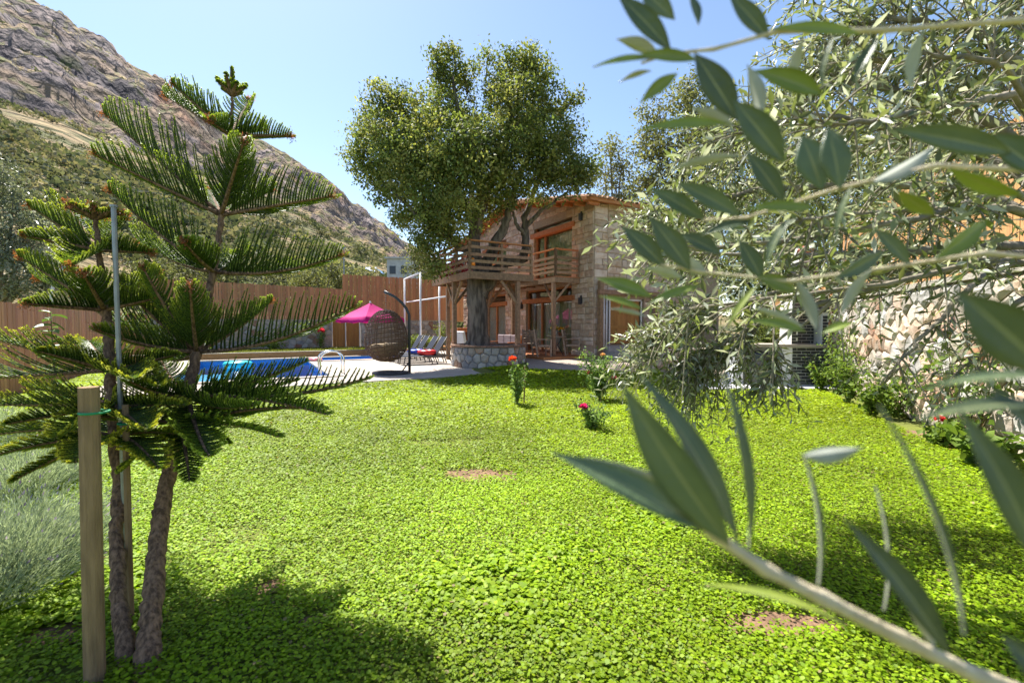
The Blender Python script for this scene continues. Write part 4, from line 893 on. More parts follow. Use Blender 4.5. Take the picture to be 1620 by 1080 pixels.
m_ = MB(); m_.b2((4.4, 10.2, -.1), (8.0, 12.6, .035)); o = m_.build('barbecue_floor', mat('white_tile', (.62, .61, .62), (.55, .54, .56), 5, .6, coord='World')); setp(o, 'pale tiled floor in front of the barbecue', kind='structure')
# low pale stone wall with pots
lw2 = thing('low_wall', 'low pale stone wall with plant pots near the house steps', 'wall', (3.85, 13.5, .1), R(12)); m_ = MB(); m_.b2((0, 0, -.15), (2.6, .32, .60)); m_.build('mortar_core', M_MORTAR, lw2)
stones(rubble(2.6, .62, .24), lambda u, v, d: (u, -d, v - .03), [M_STONES[1], M_HSTONES[2], M_STONES[0]], lw2, depth=.05); m_ = MB(); m_.b2((-.03, -.05, .602), (2.63, .36, .65)); m_.build('wall_cap', M_PAVE, lw2)
for k, (x, lab, m) in enumerate(((.25, 'blue grey plant pot at the end of the low pale wall', mat('blue_pot', (.18, .22, .27), rough=.5)), (.62, 'terracotta plant pot next to the blue grey pot', M_TERRA), (1.05, 'second terracotta plant pot on the low pale wall', M_TERRA))):
    q = Vector((3.85, 13.5, 0)) + Matrix.Rotation(R(12), 3, 'Z') @ Vector((x, .15, .751)); flower_pot(lab, q, m, 1.3, None, n=40)
# far things: lamps, cables, houses
sl_ = thing('street_lamp', 'thin grey lamp post rising behind the board fence', 'lamp post', P(545, 500, 38)); m_ = MB(); m_.tube([(0, 0, -3), (0, 0, 5.6)], .06, 8); m_.build('post', M_GREYMETAL, sl_); m_ = MB(); m_.box((0, 0, 5.65), (.35, .14, .1)); m_.build('lamp_head', M_GREYMETAL, sl_)
q = P(82, 480, 14.5); sl2 = thing('solar_lamp', 'pale grey solar lamp with a bent neck behind the board fence', 'lamp post', (q.x, q.y, 0)); m_ = MB(); m_.tube([(0, 0, 0), (0, 0, 2.5), (.15, 0, 3.0), (.35, 0, 3.25), (.6, 0, 3.25)], .045, 8); m_.build('post', M_WHITE, sl2, True); m_ = MB(); m_.box((.72, 0, 3.17), (.5, .35, .04), Matrix.Rotation(.5, 3, 'Y')); m_.build('solar_panel', mat('solar_panel', (.06, .10, .25), rough=.2, spec=.6), sl2)
for k, (a, b_, lab) in enumerate((((-60, 258, 60), (860, 368, 170), 'thin upper power cable crossing in front of the mountain'), ((-60, 315, 55), (860, 392, 160), 'thin lower power cable crossing in front of the mountain'))):
    p = P(*a); q = P(*b_); m_ = MB(); m_.tube([p.lerp(q, t) - Vector((0, 0, 2.2 * 4 * t * (1 - t))) for t in np.linspace(0, 1, 20)], .035, 4); o = m_.build('power_cable', M_GREYMETAL); setp(o, lab, 'cable', 'power cables')
M_CONC = mat('pale_concrete', (.58, .57, .56), (.46, .45, .45), 2, .9); M_GLASSD = mat('dark_window', (.05, .06, .08), rough=.2)
def far_house(label, px0, px1, ytop, Y, depth, roofm=None, floors=2, name='far_house', zb=-3):
    p = P(px0, ytop, Y); q = P(px1, ytop, Y); w = q.x - p.x; h = p.z - zb; t = thing(name, label, 'house', (p.x, Y, zb)); m_ = MB(); m_.b2((0, 0, 0), (w, depth, h)); m_.build('wall', M_CONC, t)
    for f in range(floors):
        for k in range(max(2, int(w / 2.2))):
            x = (k + .5) * w / max(2, int(w / 2.2)); z = h - 1.9 - f * 2.9; m_ = MB(); m_.b2((x - .5, -.06, z - .6), (x + .5, .05, z + .7)); m_.build('window', M_GLASSD, t)
    if roofm:
        m_ = MB(); m_.add([(-.4, -.4, h), (w + .4, -.4, h), (w + .4, depth + .4, h), (-.4, depth + .4, h), (w * .25, depth / 2, h + 1.6), (w * .75, depth / 2, h + 1.6)], [(0, 1, 5, 4), (1, 2, 5), (2, 3, 4, 5), (3, 0, 4), (3, 2, 1, 0)]); m_.build('roof', roofm, t)
    else: m_ = MB(); m_.b2((-.3, -.3, h), (w + .3, depth + .3, h + .25)); m_.build('roof_slab', M_CONC, t)
    return t
M_BLUEROOF = mat('blue_roof', (.16, .27, .45), (.12, .22, .38), 4, .5)
far_house('unfinished white concrete building rising above the tall fence', 612, 648, 409, 75, 7, None)
far_house('distant house with a blue metal roof above the fence', 562, 596, 430, 110, 8, M_BLUEROOF, 1); far_house('distant house with a blue roof and brown eave among olive trees', 482, 516, 424, 95, 8, M_BLUEROOF, 1)
# ================================================================== VEGETATION
# ---- lawn: clover leaves as one mass
def rw_dist(x, y):   # signed distance in front of the right wall
    n = np.array([-math.sin(rwa), math.cos(rwa)]); return (x - RW0.x) * n[0] + (y - RW0.y) * n[1]
def ab_np(x, y):
    dx, dy = x - P1.x, y - P1.y; return dx * .871 + dy * .491, -dx * .491 + dy * .871
bare = [(P(757, 750, 4.4).x, 4.42, .36, .17), (P(1240, 1000, 2.15).x, 2.17, .28, .09), (P(1040, 945, 2.45).x, 2.45, .07, .03), (P(425, 930, 2.5).x, 2.5, .08, .07), (P(495, 985, 2.22).x, 2.2, .06, .04), (P(120, 900, 2.7).x, 2.72, .16, .12), (P(90, 1010, 2.1).x, 2.1, .14, .08), (P(1480, 690, 5.9).x, 5.8, .35, .4), (P(830, 800, 3.7).x, 3.7, .05, .03), (P(500, 650, 7.9).x, 7.9, .2, .1)]
def lawn_keep(x, y):
    a, b_ = ab_np(x, y); back = np.interp(x, [-9, .4, .55, 2.2, 4.4, 7, 9.6], [14.6, 14.6, 13.75, 13.35, 13.0, 10.2, 10.0])
    k = ((b_ < -1.7) | (a > 4.5)) & (y < back) & (a > -6.1) & (np.hypot(x - PC.x, y - PC.y) > PR + .05) & (rw_dist(x, y) > .35 + .3 * fbm(x * 1.3, y * 1.3, 2)) & ~((x > 4.35) & (y > 10.15))
    k |= ((a > A0 - 4) & (a < A0 - 1.2) & (b_ > -1.7) & (b_ < 9) & (a > -6.1))
    cov = np.ones_like(x)
    for bx, by, rx, ry in bare:
        d = np.hypot((x - bx) / rx, (y - by) / ry) + .9 * (fbm(x * 7, y * 7, 3) - .47); cov *= .10 + .90 * sstep(.45, 1.25, d)
    n = fbm(x * 1.6 + 40, y * 1.6, 4); cov *= 1 - .75 * sstep(.68, .76, n)
    return k & (rng.random(len(x)) < cov)
for bx, by, rx, ry in bare:
    m_ = MB(); vs = [(bx, by, float(gz(bx, by)) + .001)]; nn = 22
    for ring_f in (.5, 1.0):
        for k in range(nn):
            t = 2 * math.pi * k / nn; f = ring_f * (1.15 + .5 * float(fbm(bx + 3 * math.cos(t), by + 3 * math.sin(t), 2) - .47) + random.uniform(-.2, .2)); x_, y_ = bx + rx * 1.0 * f * math.cos(t), by + ry * 1.0 * f * math.sin(t); vs.append((x_, y_, float(gz(x_, y_)) + (.001 if ring_f < 1 else -.006)))
    fs = [(0, 1 + k, 1 + (k + 1) % nn) for k in range(nn)] + [(1 + k, 1 + nn + k, 1 + nn + (k + 1) % nn, 1 + (k + 1) % nn) for k in range(nn)]
    m_.add(vs, fs); o = m_.build('soil_patch', M_EARTH, None, True); setp(o, 'worn patch of bare brown earth in the lawn', kind='structure')
Vs = []; Fs = []; Ts = []; base = 0
HEX = np.array([(math.cos(t), math.sin(t)) for t in np.linspace(0, 2 * math.pi, 6, endpoint=False) + .3])
for y0, y1, dens, r0 in ((1.25, 2.6, 11800, .0074), (2.6, 4.2, 8600, .0084), (4.2, 6.5, 4300, .0117), (6.5, 9.5, 2300, .0172), (9.5, 15, 1000, .026)):
    xm = 1.14 * y1 + .9; n = int(dens * (2 * xm) * (y1 - y0)); x = rng.uniform(-xm, xm, n); y = rng.uniform(y0, y1, n)
    k = lawn_keep(x, y) & (np.abs(x) < 1.14 * y + .9); x = x[k]; y = y[k]; n = len(x)
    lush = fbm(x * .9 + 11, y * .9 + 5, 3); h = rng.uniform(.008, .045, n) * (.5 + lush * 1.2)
    C = np.stack([x, y, gz(x, y) + h], 1); nr = nrmz(np.stack([rng.normal(0, .28, n), rng.normal(0, .28, n), np.ones(n)], 1)); t1 = nrmz(np.cross(nr, rand_unit(n))); t2 = np.cross(nr, t1)
    big = 1 + .9 * sstep(.48, .66, fbm(x * .8 + 3, y * .8 + 8, 3)) * sstep(4.5, 3, y); r = r0 * rng.uniform(.6, 1.35, n) * big
    kk = 4 if y0 > 2 else 5
    SH = np.array([(math.cos(t), math.sin(t)) for t in np.linspace(0, 2 * math.pi, kk, endpoint=False)]) * (1.05 if kk == 4 else 1.08)
    V6 = C[:, None] + (t1[:, None] * SH[None, :, :1] + t2[:, None] * SH[None, :, 1:]) * r[:, None, None]
    F6 = np.arange(n * kk).reshape(-1, kk) + base
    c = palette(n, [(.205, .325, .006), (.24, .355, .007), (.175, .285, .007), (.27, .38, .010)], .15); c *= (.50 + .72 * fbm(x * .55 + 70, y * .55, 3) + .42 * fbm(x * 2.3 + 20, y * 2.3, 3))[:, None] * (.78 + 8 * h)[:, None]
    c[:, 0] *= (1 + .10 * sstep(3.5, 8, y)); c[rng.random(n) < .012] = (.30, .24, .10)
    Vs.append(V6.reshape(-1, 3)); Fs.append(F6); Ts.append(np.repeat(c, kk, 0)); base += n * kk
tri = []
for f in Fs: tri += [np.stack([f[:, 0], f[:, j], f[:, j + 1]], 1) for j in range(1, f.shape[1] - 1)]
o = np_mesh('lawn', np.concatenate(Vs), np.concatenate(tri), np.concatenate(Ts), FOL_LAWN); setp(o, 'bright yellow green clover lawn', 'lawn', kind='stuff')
# far grass bank
n = 9000; a = rng.uniform(-6, 9, n); bb_ = rng.uniform(9.2, 13.7, n); C = np.array([W(p, q, .2) for p, q in zip(a, bb_)]); Vv, Ff = leaf_quads(C, np.stack([rng.normal(0, .4, n), rng.normal(0, .4, n), np.ones(n)], 1), rand_unit(n), .1, .03)
o = np_mesh('bank_grass', Vv, Ff, np.repeat(palette(n, [(.13, .16, .03), (.17, .18, .05)]), 4, 0), FOL); setp(o, 'grass on the bank behind the pool', 'grass', kind='stuff')
# ---- Norfolk pines
def frond(name, p, q, parent, nb=26, blen=.38, up=.35, lift=.55, sag=0.0, tip_red=True, warm=0.0, spread=1.0, roll=0.0, thick=1.0, face=.75):
    p = np.array(p); q = np.array(q); Ld = q - p; L = np.linalg.norm(Ld); T = Ld / L
    Z = np.array([0, 0, 1.0]); S = np.cross(T, Z); S = S / (np.linalg.norm(S) + 1e-6); U = np.cross(S, T)
    vd = (p + q) / 2 - np.array([0, 0, CAM_H]); vd = vd / np.linalg.norm(vd); U = U + face * vd; U = U - T * (U @ T); U = U / np.linalg.norm(U); S = np.cross(T, U)
    if roll: S, U = S * math.cos(roll) + U * math.sin(roll), U * math.cos(roll) - S * math.sin(roll)
    ax = lambda t: p + Ld * t[:, None] + Z * (-sag * L * 4 * (t * (1 - t)))[:, None]
    t = np.linspace(.10, .985, nb); t = np.concatenate([t, t + .45 / nb]); t = np.clip(t, 0, .99); side = np.concatenate([np.ones(nb), -np.ones(nb)])
    prof = (1 - t) ** .62 * np.minimum(1, .45 + t * 3.2) + .10; lb = L * blen * prof * rng.uniform(.82, 1.1, len(t))
    d0 = T[None] * .62 + S[None] * (side * .85 * spread)[:, None] + U[None] * lift * .5; d0 = nrmz(d0 + rng.normal(0, .05, d0.shape))
    d1 = nrmz(T[None] * .75 + S[None] * (side * .35)[:, None] + U[None] * lift + Z[None] * up + rng.normal(0, .07, d0.shape))
    base_p = ax(t); J = 39; s = np.linspace(.02, 1, J); n = len(t)
    K = 3
    sK = np.repeat(s, K); M = J * K
    ss = sK[None, :, None]; pos = base_p[:, None] + lb[:, None, None] * (d0[:, None] * (ss - .5 * ss ** 2) + d1[:, None] * (.5 * ss ** 2))
    tan = d0[:, None] * (1 - ss) + d1[:, None] * ss; tan = tan / np.linalg.norm(tan, axis=2, keepdims=True)
    rnd = rng.normal(size=pos.shape); rad = rnd - tan * (rnd * tan).sum(2, keepdims=True); rad /= np.linalg.norm(rad, axis=2, keepdims=True) + 1e-6
    nl = .0098 * thick * rng.uniform(.8, 1.25, (n, M, 1)) * (1.05 - .35 * ss); wv_s = np.cross(tan, rad); hw = .0026 * thick
    A = pos - wv_s * hw; B = pos + wv_s * hw; Cc = pos + rad * nl + tan * nl * 1.15
    Vt = np.stack([A, B, Cc], 2).reshape(-1, 3); Ft = np.arange(len(Vt)).reshape(-1, 3)
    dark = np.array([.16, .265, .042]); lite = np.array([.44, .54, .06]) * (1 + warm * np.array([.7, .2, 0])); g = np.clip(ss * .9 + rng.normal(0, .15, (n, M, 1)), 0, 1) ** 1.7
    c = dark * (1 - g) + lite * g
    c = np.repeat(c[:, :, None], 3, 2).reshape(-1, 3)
    # cores: three sided thin strips
    m = 6; sc = np.linspace(0, 1, m)[None, :, None]; pc = base_p[:, None] + lb[:, None, None] * (d0[:, None] * (sc - .5 * sc ** 2) + d1[:, None] * (.5 * sc ** 2)); e1 = nrmz(np.cross(d0, d1 + .01)); e2 = nrmz(np.cross(d0, e1)); rr = .0058 * thick * (1.05 - .55 * sc)
    ring_ = np.stack([pc + (e1 * math.cos(w) + e2 * math.sin(w))[:, None] * rr for w in (0, 2.09, 4.19)], 2)
    Vc = ring_.reshape(-1, 3); idx = np.arange(n * m * 3).reshape(n, m, 3); tr_ = []
    for k in range(3):
        a_, b_, c_, d_ = idx[:, :-1, k], idx[:, :-1, (k + 1) % 3], idx[:, 1:, (k + 1) % 3], idx[:, 1:, k]; tr_ += [np.stack([a_, b_, c_], -1).reshape(-1, 3), np.stack([a_, c_, d_], -1).reshape(-1, 3)]
    Fcx = np.concatenate(tr_) + len(Vt); cc = np.broadcast_to(np.array([.05, .09, .02]), (len(Vc), 3))
    V_all = [Vt, Vc]; F_all = [Ft, Fcx]; C_all = [c, cc]; off = len(Vt) + len(Vc)
    # needles on the main axis, reddish growing tip
    na = 420; ta = rng.uniform(.25, 1, na); pa = ax(ta); r_ = rand_unit(na); r_ = nrmz(r_ - T * (r_ @ T)[:, None]); Vx = np.stack([pa - np.cross(T, r_) * .0024, pa + np.cross(T, r_) * .0024, pa + r_ * .011 + T * .012], 1).reshape(-1, 3)
    ca = np.repeat(np.where((ta > .94)[:, None] & tip_red, np.array([.30, .085, .04]), np.array([.10, .115, .028])), 3, 0); V_all.append(Vx); F_all.append(np.arange(len(Vx)).reshape(-1, 3) + off); C_all.append(ca)
    off += len(Vx)
    if tip_red:
        nt_ = 110; pa = q + rng.normal(0, .007 + .007 * thick, (nt_, 3)); r_ = rand_unit(nt_); Vx = np.stack([pa - np.cross(T, r_) * .003, pa + np.cross(T, r_) * .003, pa + r_ * .014], 1).reshape(-1, 3); V_all.append(Vx); F_all.append(np.arange(len(Vx)).reshape(-1, 3) + off); C_all.append(np.repeat(palette(nt_, [(.32, .10, .05), (.22, .09, .03)]), 3, 0))
    br = thing_part(name, parent)
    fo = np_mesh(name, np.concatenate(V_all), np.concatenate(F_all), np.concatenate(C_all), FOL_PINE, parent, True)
    mb = MB(); tt = np.linspace(0, 1, 9); mb.tube([Vector(v) for v in ax(tt)], [.013 * thick * (1 - .8 * w) + .002 for w in tt], 6); mb.build('stem', M_PINEBARK, fo, True); fo.children[0].matrix_parent_inverse = Matrix.Identity(4)
    # stem lives in the frond's space: the frond has a parent offset, so undo nothing
    return fo
def thing_part(*a): return None
DP = 2.30
P0 = P
def P(px, py, Y): return P0(px, py, Y + float(np.interp(py, [150, 450, 680, 1062], [.60, .45, .25, 0])))
def Tp(px, py, d=None): return P(px, py, DP if d is None else d)
pine = thing('norfolk_pine', 'tall young Norfolk pine with layered feathery branches against the mountain', 'tree', (P(230, 1065, 1.9).x, 1.9, 0))
mb = MB(); tk = [P(232, 1082, 1.86), P(238, 980, 1.95), P(250, 850, 2.08), P(262, 770, 2.16), P(290, 650, 2.3), P(312, 555, 2.36), P(328, 480, 2.4), P(340, 420, 2.42), P(350, 342, 2.45), P(358, 270, 2.47), P(365, 212, 2.48), P(368, 150, 2.5)]
mb.tube(wob(tk, 12, .0028), [np.interp(i / 3, [0, 3, 12, 20, 28, 44], [.060, .044, .038, .029, .020, .008]) * random.uniform(.88, 1.1) for i in range(133)], 12); mb.build('trunk', M_PINEBARK, pine, True, True)
def whorl(parent, hub, tips, **kw):
    for tp in tips:
        k2 = dict(kw); 
        if len(tp) > 3: k2.update(tp[3])
        frond('branch', hub, P(tp[0], tp[1], tp[2]), parent, **k2)
# topknot: short curled shoots
for k in range(9):
    a = k * .698; h = P(367, 150, 2.5); frond('branch', h, h + Vector((math.cos(a) * .085, math.sin(a) * .085, .05 + .04 * (k % 2))), pine, nb=5, blen=.35, tip_red=False, warm=.3, thick=1.3)
frond('branch', h, P(366, 108, 2.5), pine, nb=6, blen=.3, tip_red=False, warm=.3, thick=1.3)
whorl(pine, P(365, 214, 2.48), [(272, 132, 2.4), (262, 152, 2.75), (460, 215, 2.35), (396, 158, 2.9), (420, 205, 2.9), (330, 190, 2.1)], nb=24, blen=.42, lift=.6)
whorl(pine, P(350, 340, 2.45), [(165, 180, 2.35), (148, 243, 2.15), (386, 222, 2.05, dict(lift=.8)), (526, 310, 2.3), (432, 300, 3.0), (330, 300, 3.1)], nb=38, blen=.46, lift=.55)
whorl(pine, P(340, 430, 2.42), [(172, 300, 2.3), (541, 402, 2.3, dict(sag=.06, up=.55)), (470, 425, 2.85), (220, 380, 2.9), (290, 380, 2.0), (385, 400, 3.0)], nb=36, blen=.44, lift=.6, sag=.04)
whorl(pine, P(311, 556, 2.36), [(562, 482, 2.25, dict(sag=.07, up=.7)), (430, 475, 2.8, dict(up=.6)), (185, 440, 2.15, dict(warm=.35)), (225, 420, 1.95, dict(warm=.35)), (300, 450, 1.85, dict(warm=.2)), (150, 520, 1.95, dict(warm=.3)), (255, 560, 3.0), (120, 470, 2.5)], nb=34, blen=.40, lift=.6, sag=.05)
whorl(pine, P(296, 625, 2.31), [(583, 597, 2.2, dict(sag=.05, up=.9)), (485, 570, 2.6, dict(up=.7)), (515, 655, 2.0, dict(sag=-.03)), (420, 600, 2.9), (330, 720, 1.75), (40, 640, 2.4, dict(warm=.5)), (400, 640, 1.9), (450, 620, 2.3), (200, 600, 1.8, dict(warm=.3)), (250, 560, 2.8)], nb=28, blen=.30, lift=.25, up=.5, sag=.05, tip_red=False)
whorl(pine, P(285, 670, 2.28), [(510, 645, 2.15, dict(up=.3)), (440, 690, 1.95), (385, 655, 2.7), (190, 745, 1.9, dict(warm=.4)), (470, 600, 2.5), (300, 760, 1.9), (120, 660, 1.9, dict(warm=.4)), (360, 700, 2.1)], nb=26, blen=.28, lift=.1, up=.1, sag=-.04, tip_red=False)
pine2 = thing('norfolk_pine', 'shorter Norfolk pine with rusty branch tips tied to a metal pole', 'tree', (P(202, 1060, 1.92).x, 1.92, 0))
mb = MB(); tk = [P(204, 1078, 1.88), P(190, 960, 1.97), P(183, 840, 2.07), P(190, 770, 2.15), P(180, 680, 2.16), P(176, 590, 2.17), P(168, 500, 2.18), P(160, 430, 2.18), P(150, 345, 2.18)]
mb.tube(wob(tk, 12, .003), [np.interp(i / 3, [0, 12, 24, 32], [.034, .030, .025, .012]) * random.uniform(.86, 1.12) for i in range(97)], 11); mb.build('trunk', M_PINEBARK, pine2, True, True)
kw = dict(nb=24, blen=.42, lift=.5, warm=.2)
h = P(150, 345, 2.18)
for k in range(7): a = k * .9; frond('branch', h, h + Vector((math.cos(a) * .12, math.sin(a) * .12, .05)), pine2, nb=7, blen=.4, warm=.5, thick=1.2)
whorl(pine2, P(155, 395, 2.18), [(45, 325, 2.1), (100, 320, 2.5), (35, 372, 1.95), (240, 400, 2.1), (200, 340, 2.5), (110, 420, 1.75)], **kw)
whorl(pine2, P(166, 490, 2.18), [(30, 405, 2.05), (60, 440, 2.5), (255, 470, 2.1), (130, 430, 1.75), (40, 480, 1.8), (250, 430, 2.6)], **kw)
whorl(pine2, P(175, 585, 2.17), [(-30, 530, 2.1), (-40, 600, 2.4), (280, 560, 2.1), (60, 555, 1.8), (250, 610, 1.85), (140, 540, 2.7), (210, 600, 1.7)], nb=24, blen=.34, lift=.3, warm=.6, tip_red=False)
whorl(pine2, P(182, 690, 2.16), [(-20, 690, 2.2), (20, 760, 1.85), (-10, 720, 1.9), (300, 690, 2.0), (120, 730, 1.6), (250, 740, 1.75), (170, 660, 2.6)], nb=24, blen=.32, lift=.1, up=.1, sag=-.05, warm=.8, tip_red=False)
whorl(pine2, P(178, 640, 2.17), [(-30, 640, 2.1), (40, 610, 2.3), (10, 670, 1.8), (90, 690, 1.65), (290, 640, 1.95), (230, 680, 1.7), (330, 670, 2.3)], nb=24, blen=.34, lift=.3, warm=.7, tip_red=False)
P = P0
# stakes
q = P(150, 1094, 1.80); st1 = thing('timber_stake', 'thick squared timber stake supporting the Norfolk pines', 'stake', (q.x, q.y, -.05)); t_ = P(140, 612, 1.80); m_ = MB(); m_.tube([(0, 0, 0), (t_.x - q.x, 0, t_.z + .05)], [.036, .034], 9); o = m_.build('post', mat('pale_stake', (.33, .22, .12), (.19, .125, .07), 5, .9, .5, 30, stretch=(6, 6, .8)), st1)
m_ = MB(); torus(m_, (t_.x - q.x + .02, 0, t_.z - .05), .046, .005, 14, 5); m_.build('tie', mat('green_tie', (.02, .25, .10), rough=.6), st1)
q = P(207, 1000, 2.2); st2 = thing('thin_stake', 'thin wooden stake between the two pine trunks', 'stake', (q.x, q.y, -.05)); t_ = P(198, 640, 2.2); m_ = MB(); m_.tube([(0, 0, 0), (t_.x - q.x, 0, t_.z + .05)], [.016, .014], 7); m_.build('post', MATS['pale_stake'], st2); m_ = MB(); torus(m_, (t_.x - q.x, 0, t_.z - .04), .03, .005, 12, 5); m_.build('tie', MATS['green_tie'], st2)
q = P(190, 560, 2.30); st3 = thing('metal_pole', 'thin grey metal pole beside the shorter Norfolk pine', 'pole', (q.x, q.y, 0)); t_ = P(180, 328, 2.30); m_ = MB(); m_.tube([(0, 0, 0), (t_.x - q.x, 0, t_.z)], .011, 8); m_.build('pole', M_GREYMETAL, st3); m_ = MB(); m_.tube([(t_.x - q.x, 0, t_.z), (t_.x - q.x, 0, t_.z + .012)], .016, 8); m_.build('cap', M_GREYMETAL, st3)
# ---- olive tree on the right
OL = Vector((3.35, 2.35, 0)); olive = thing('olive_tree', 'olive tree with silvery leafy branches reaching in over the lawn', 'tree', OL)
tb_ = MB(); limb(tb_, [OL + Vector((0, 0, -.1)), OL + Vector((-.03, .05, .6)), OL + Vector((.06, .02, 1.2)), OL + Vector((-.05, .1, 1.9))], .17, .10, 12, .02); tb_.build('trunk', M_OLIVEBARK, olive, True, True)
twV = []; twF = []; 
LC = []; LD = []; LN = []; LL = []
brm = MB()
def olive_twig(p0, d0, L, leafs, ll, droop=.25, rec=True):
    """a curved shoot with opposite leaf pairs"""
    p0 = np.array(p0); d0 = np.array(d0) / np.linalg.norm(d0); n = max(3, int(L / .03)); ts = np.linspace(0, 1, n); pts = p0 + d0 * (ts * L)[:, None] + np.array([0, 0, -droop]) * (ts ** 2 * L)[:, None]
    brm.tube([Vector(v) for v in pts[::2]], [.0035 * (1 - .7 * w) + .0008 for w in ts[::2]], 4, False)
    perp = np.cross(d0, rand_unit(1)[0]); perp /= np.linalg.norm(perp) + 1e-6
    for i in range(1, n):
        if rng.random() > leafs: continue
        ang_ = i * 1.57 + rng.normal(0, .3); ax_ = perp * math.cos(ang_) + np.cross(d0, perp) * math.sin(ang_)
        for sgn in (-1, 1):
            LC.append(pts[i]); LD.append(d0 * .6 + ax_ * sgn * .8 + rng.normal(0, .15, 3) + np.array([0, 0, -.1])); LN.append(rng.normal(0, .6, 3) + np.array([0, 0, .9])); LL.append(ll * rng.uniform(.7, 1.25))
def olive_branch(pts, r0, ntw, L=(.2, .45), dirs=None, ll=.064, leafs=.82, droop=.25, fmin=.12):
    q = wob([Vector(p) for p in pts], 6, .012); m = len(q); brm.tube(q, [r0 * (1 - .85 * i / (m - 1)) + .002 for i in range(m)], 6)
    for k in range(ntw):
        f = rng.uniform(fmin, 1) ** .8; i = min(int(f * (m - 1)), m - 2); p = q[i].lerp(q[i + 1], rng.random()); t = (q[i + 1] - q[i]).normalized(); d = np.array(t) * .7 + rand_unit(1)[0] * .85
        if dirs is not None: d = d + np.array(dirs)
        olive_twig(p, d, rng.uniform(*L), leafs, ll, droop)
T0 = OL + Vector((-.05, .1, 1.85))
# thick limbs from the trunk into view, then many branches by pixel targets and depth
def OB(targets, r0, ntw, **kw): olive_branch([T0] + [P(*t) for t in targets], r0, ntw, **kw)
OB([(1560, 388, 2.6), (1400, 402, 2.5), (1250, 405, 2.6), (1090, 400, 2.8)], .035, 90, L=(.18, .42))
OB([(1540, 300, 2.9), (1380, 290, 3.0), (1200, 300, 3.1), (1090, 325, 3.2), (1020, 340, 3.3)], .035, 142, L=(.18, .42))
OB([(1580, 200, 2.6), (1450, 150, 2.7), (1330, 130, 2.8), (1200, 170, 3.0), (1120, 230, 3.1)], .035, 135, L=(.2, .5))
OB([(1600, 100, 2.4), (1520, 40, 2.5), (1400, 30, 2.7), (1290, 60, 2.8)], .03, 120, L=(.2, .45))
OB([(1570, 250, 3.0), (1450, 230, 3.2), (1330, 240, 3.3), (1220, 260, 3.4)], .03, 120, L=(.2, .5))
OB([(1500, 410, 2.8), (1350, 440, 2.9), (1200, 470, 3.0), (1110, 500, 3.1), (1030, 530, 3.2)], .03, 110, L=(.2, .45), droop=.5, fmin=.66)
OB([(1480, 430, 2.7), (1330, 470, 2.9), (1180, 520, 3.0), (1090, 575, 3.1)], .028, 120, L=(.2, .42), dirs=(0, 0, -.5), droop=.5, fmin=.66)
OB([(1500, 420, 2.5), (1340, 460, 2.6), (1230, 540, 2.7), (1215, 600, 2.7)], .022, 40, L=(.12, .28), dirs=(0, 0, -.5), droop=.4, fmin=.7)
OB([(1450, 430, 3.2), (1300, 440, 3.4), (1170, 430, 3.6), (1080, 400, 3.7), (1030, 375, 3.7)], .025, 135, L=(.18, .4))
OB([(1580, 420, 2.3), (1520, 470, 2.2), (1450, 540, 2.2), (1410, 590, 2.2)], .018, 33, L=(.12, .25), dirs=(0, 0, -.3), ll=.05)
OB([(1600, 480, 2.2), (1550, 560, 2.3), (1500, 600, 2.4)], .016, 30, L=(.12, .25), dirs=(0, 0, -.3))
OB([(1600, 330, 2.0), (1500, 330, 1.9), (1380, 335, 1.7), (1250, 350, 1.5)], .02, 45, L=(.15, .32)); OB([(1600, 150, 2.0), (1500, 170, 1.8), (1390, 190, 1.6), (1280, 200, 1.5)], .02, 45, L=(.15, .3))
OB([(1620, 60, 2.8), (1560, -40, 3.0), (1420, -60, 3.1), (1260, -30, 3.2)], .03, 135, L=(.2, .5)); OB([(1600, 150, 3.4), (1500, 120, 3.7), (1380, 90, 3.9), (1280, 120, 4.0)], .03, 165, L=(.25, .55)); OB([(1610, 200, 3.6), (1500, 200, 4.0), (1350, 180, 4.2), (1200, 220, 4.3), (1110, 260, 4.3)], .03, 180, L=(.25, .55))
OB([(1600, 330, 3.4), (1480, 330, 3.8), (1300, 350, 4.0), (1160, 360, 4.2), (1070, 350, 4.2)], .03, 165, L=(.25, .5))
OB([(1600, 300, 1.9), (1450, 345, 1.7), (1250, 380, 1.65), (1110, 395, 1.7), (1050, 385, 1.75)], .016, 42, L=(.14, .3), leafs=.95)
OB([(1600, 240, 1.9), (1450, 210, 1.75), (1300, 180, 1.7), (1170, 210, 1.8)], .016, 42, L=(.14, .3))
OB([(1600, 400, 2.0), (1400, 450, 1.9), (1230, 470, 1.9), (1080, 490, 2.0)], .016, 42, L=(.14, .3), droop=.4)
OB([(1600, 100, 1.8), (1480, 90, 1.7), (1350, 100, 1.7)], .014, 36, L=(.14, .3))
brm.build('branches', M_OLIVEBARK, olive, True, True)['kind'] = 'stuff'
C = np.array(LC); n = len(C); Vv, Ff = leaf_quads(C, np.array(LD), np.array(LN), np.array(LL), np.array(LL) * rng.uniform(.22, .32, n), .18)
o = np_mesh('leaves', Vv, Ff, np.repeat(palette(n, [(.12, .145, .045), (.16, .18, .065), (.10, .12, .045), (.44, .46, .38), (.34, .37, .26), (.28, .32, .20), (.22, .27, .08), (.46, .48, .40), (.22, .24, .11)], .15), 4, 0), FOL_OLIVE, olive, True); o['kind'] = 'stuff'
print('olive leaves', n)
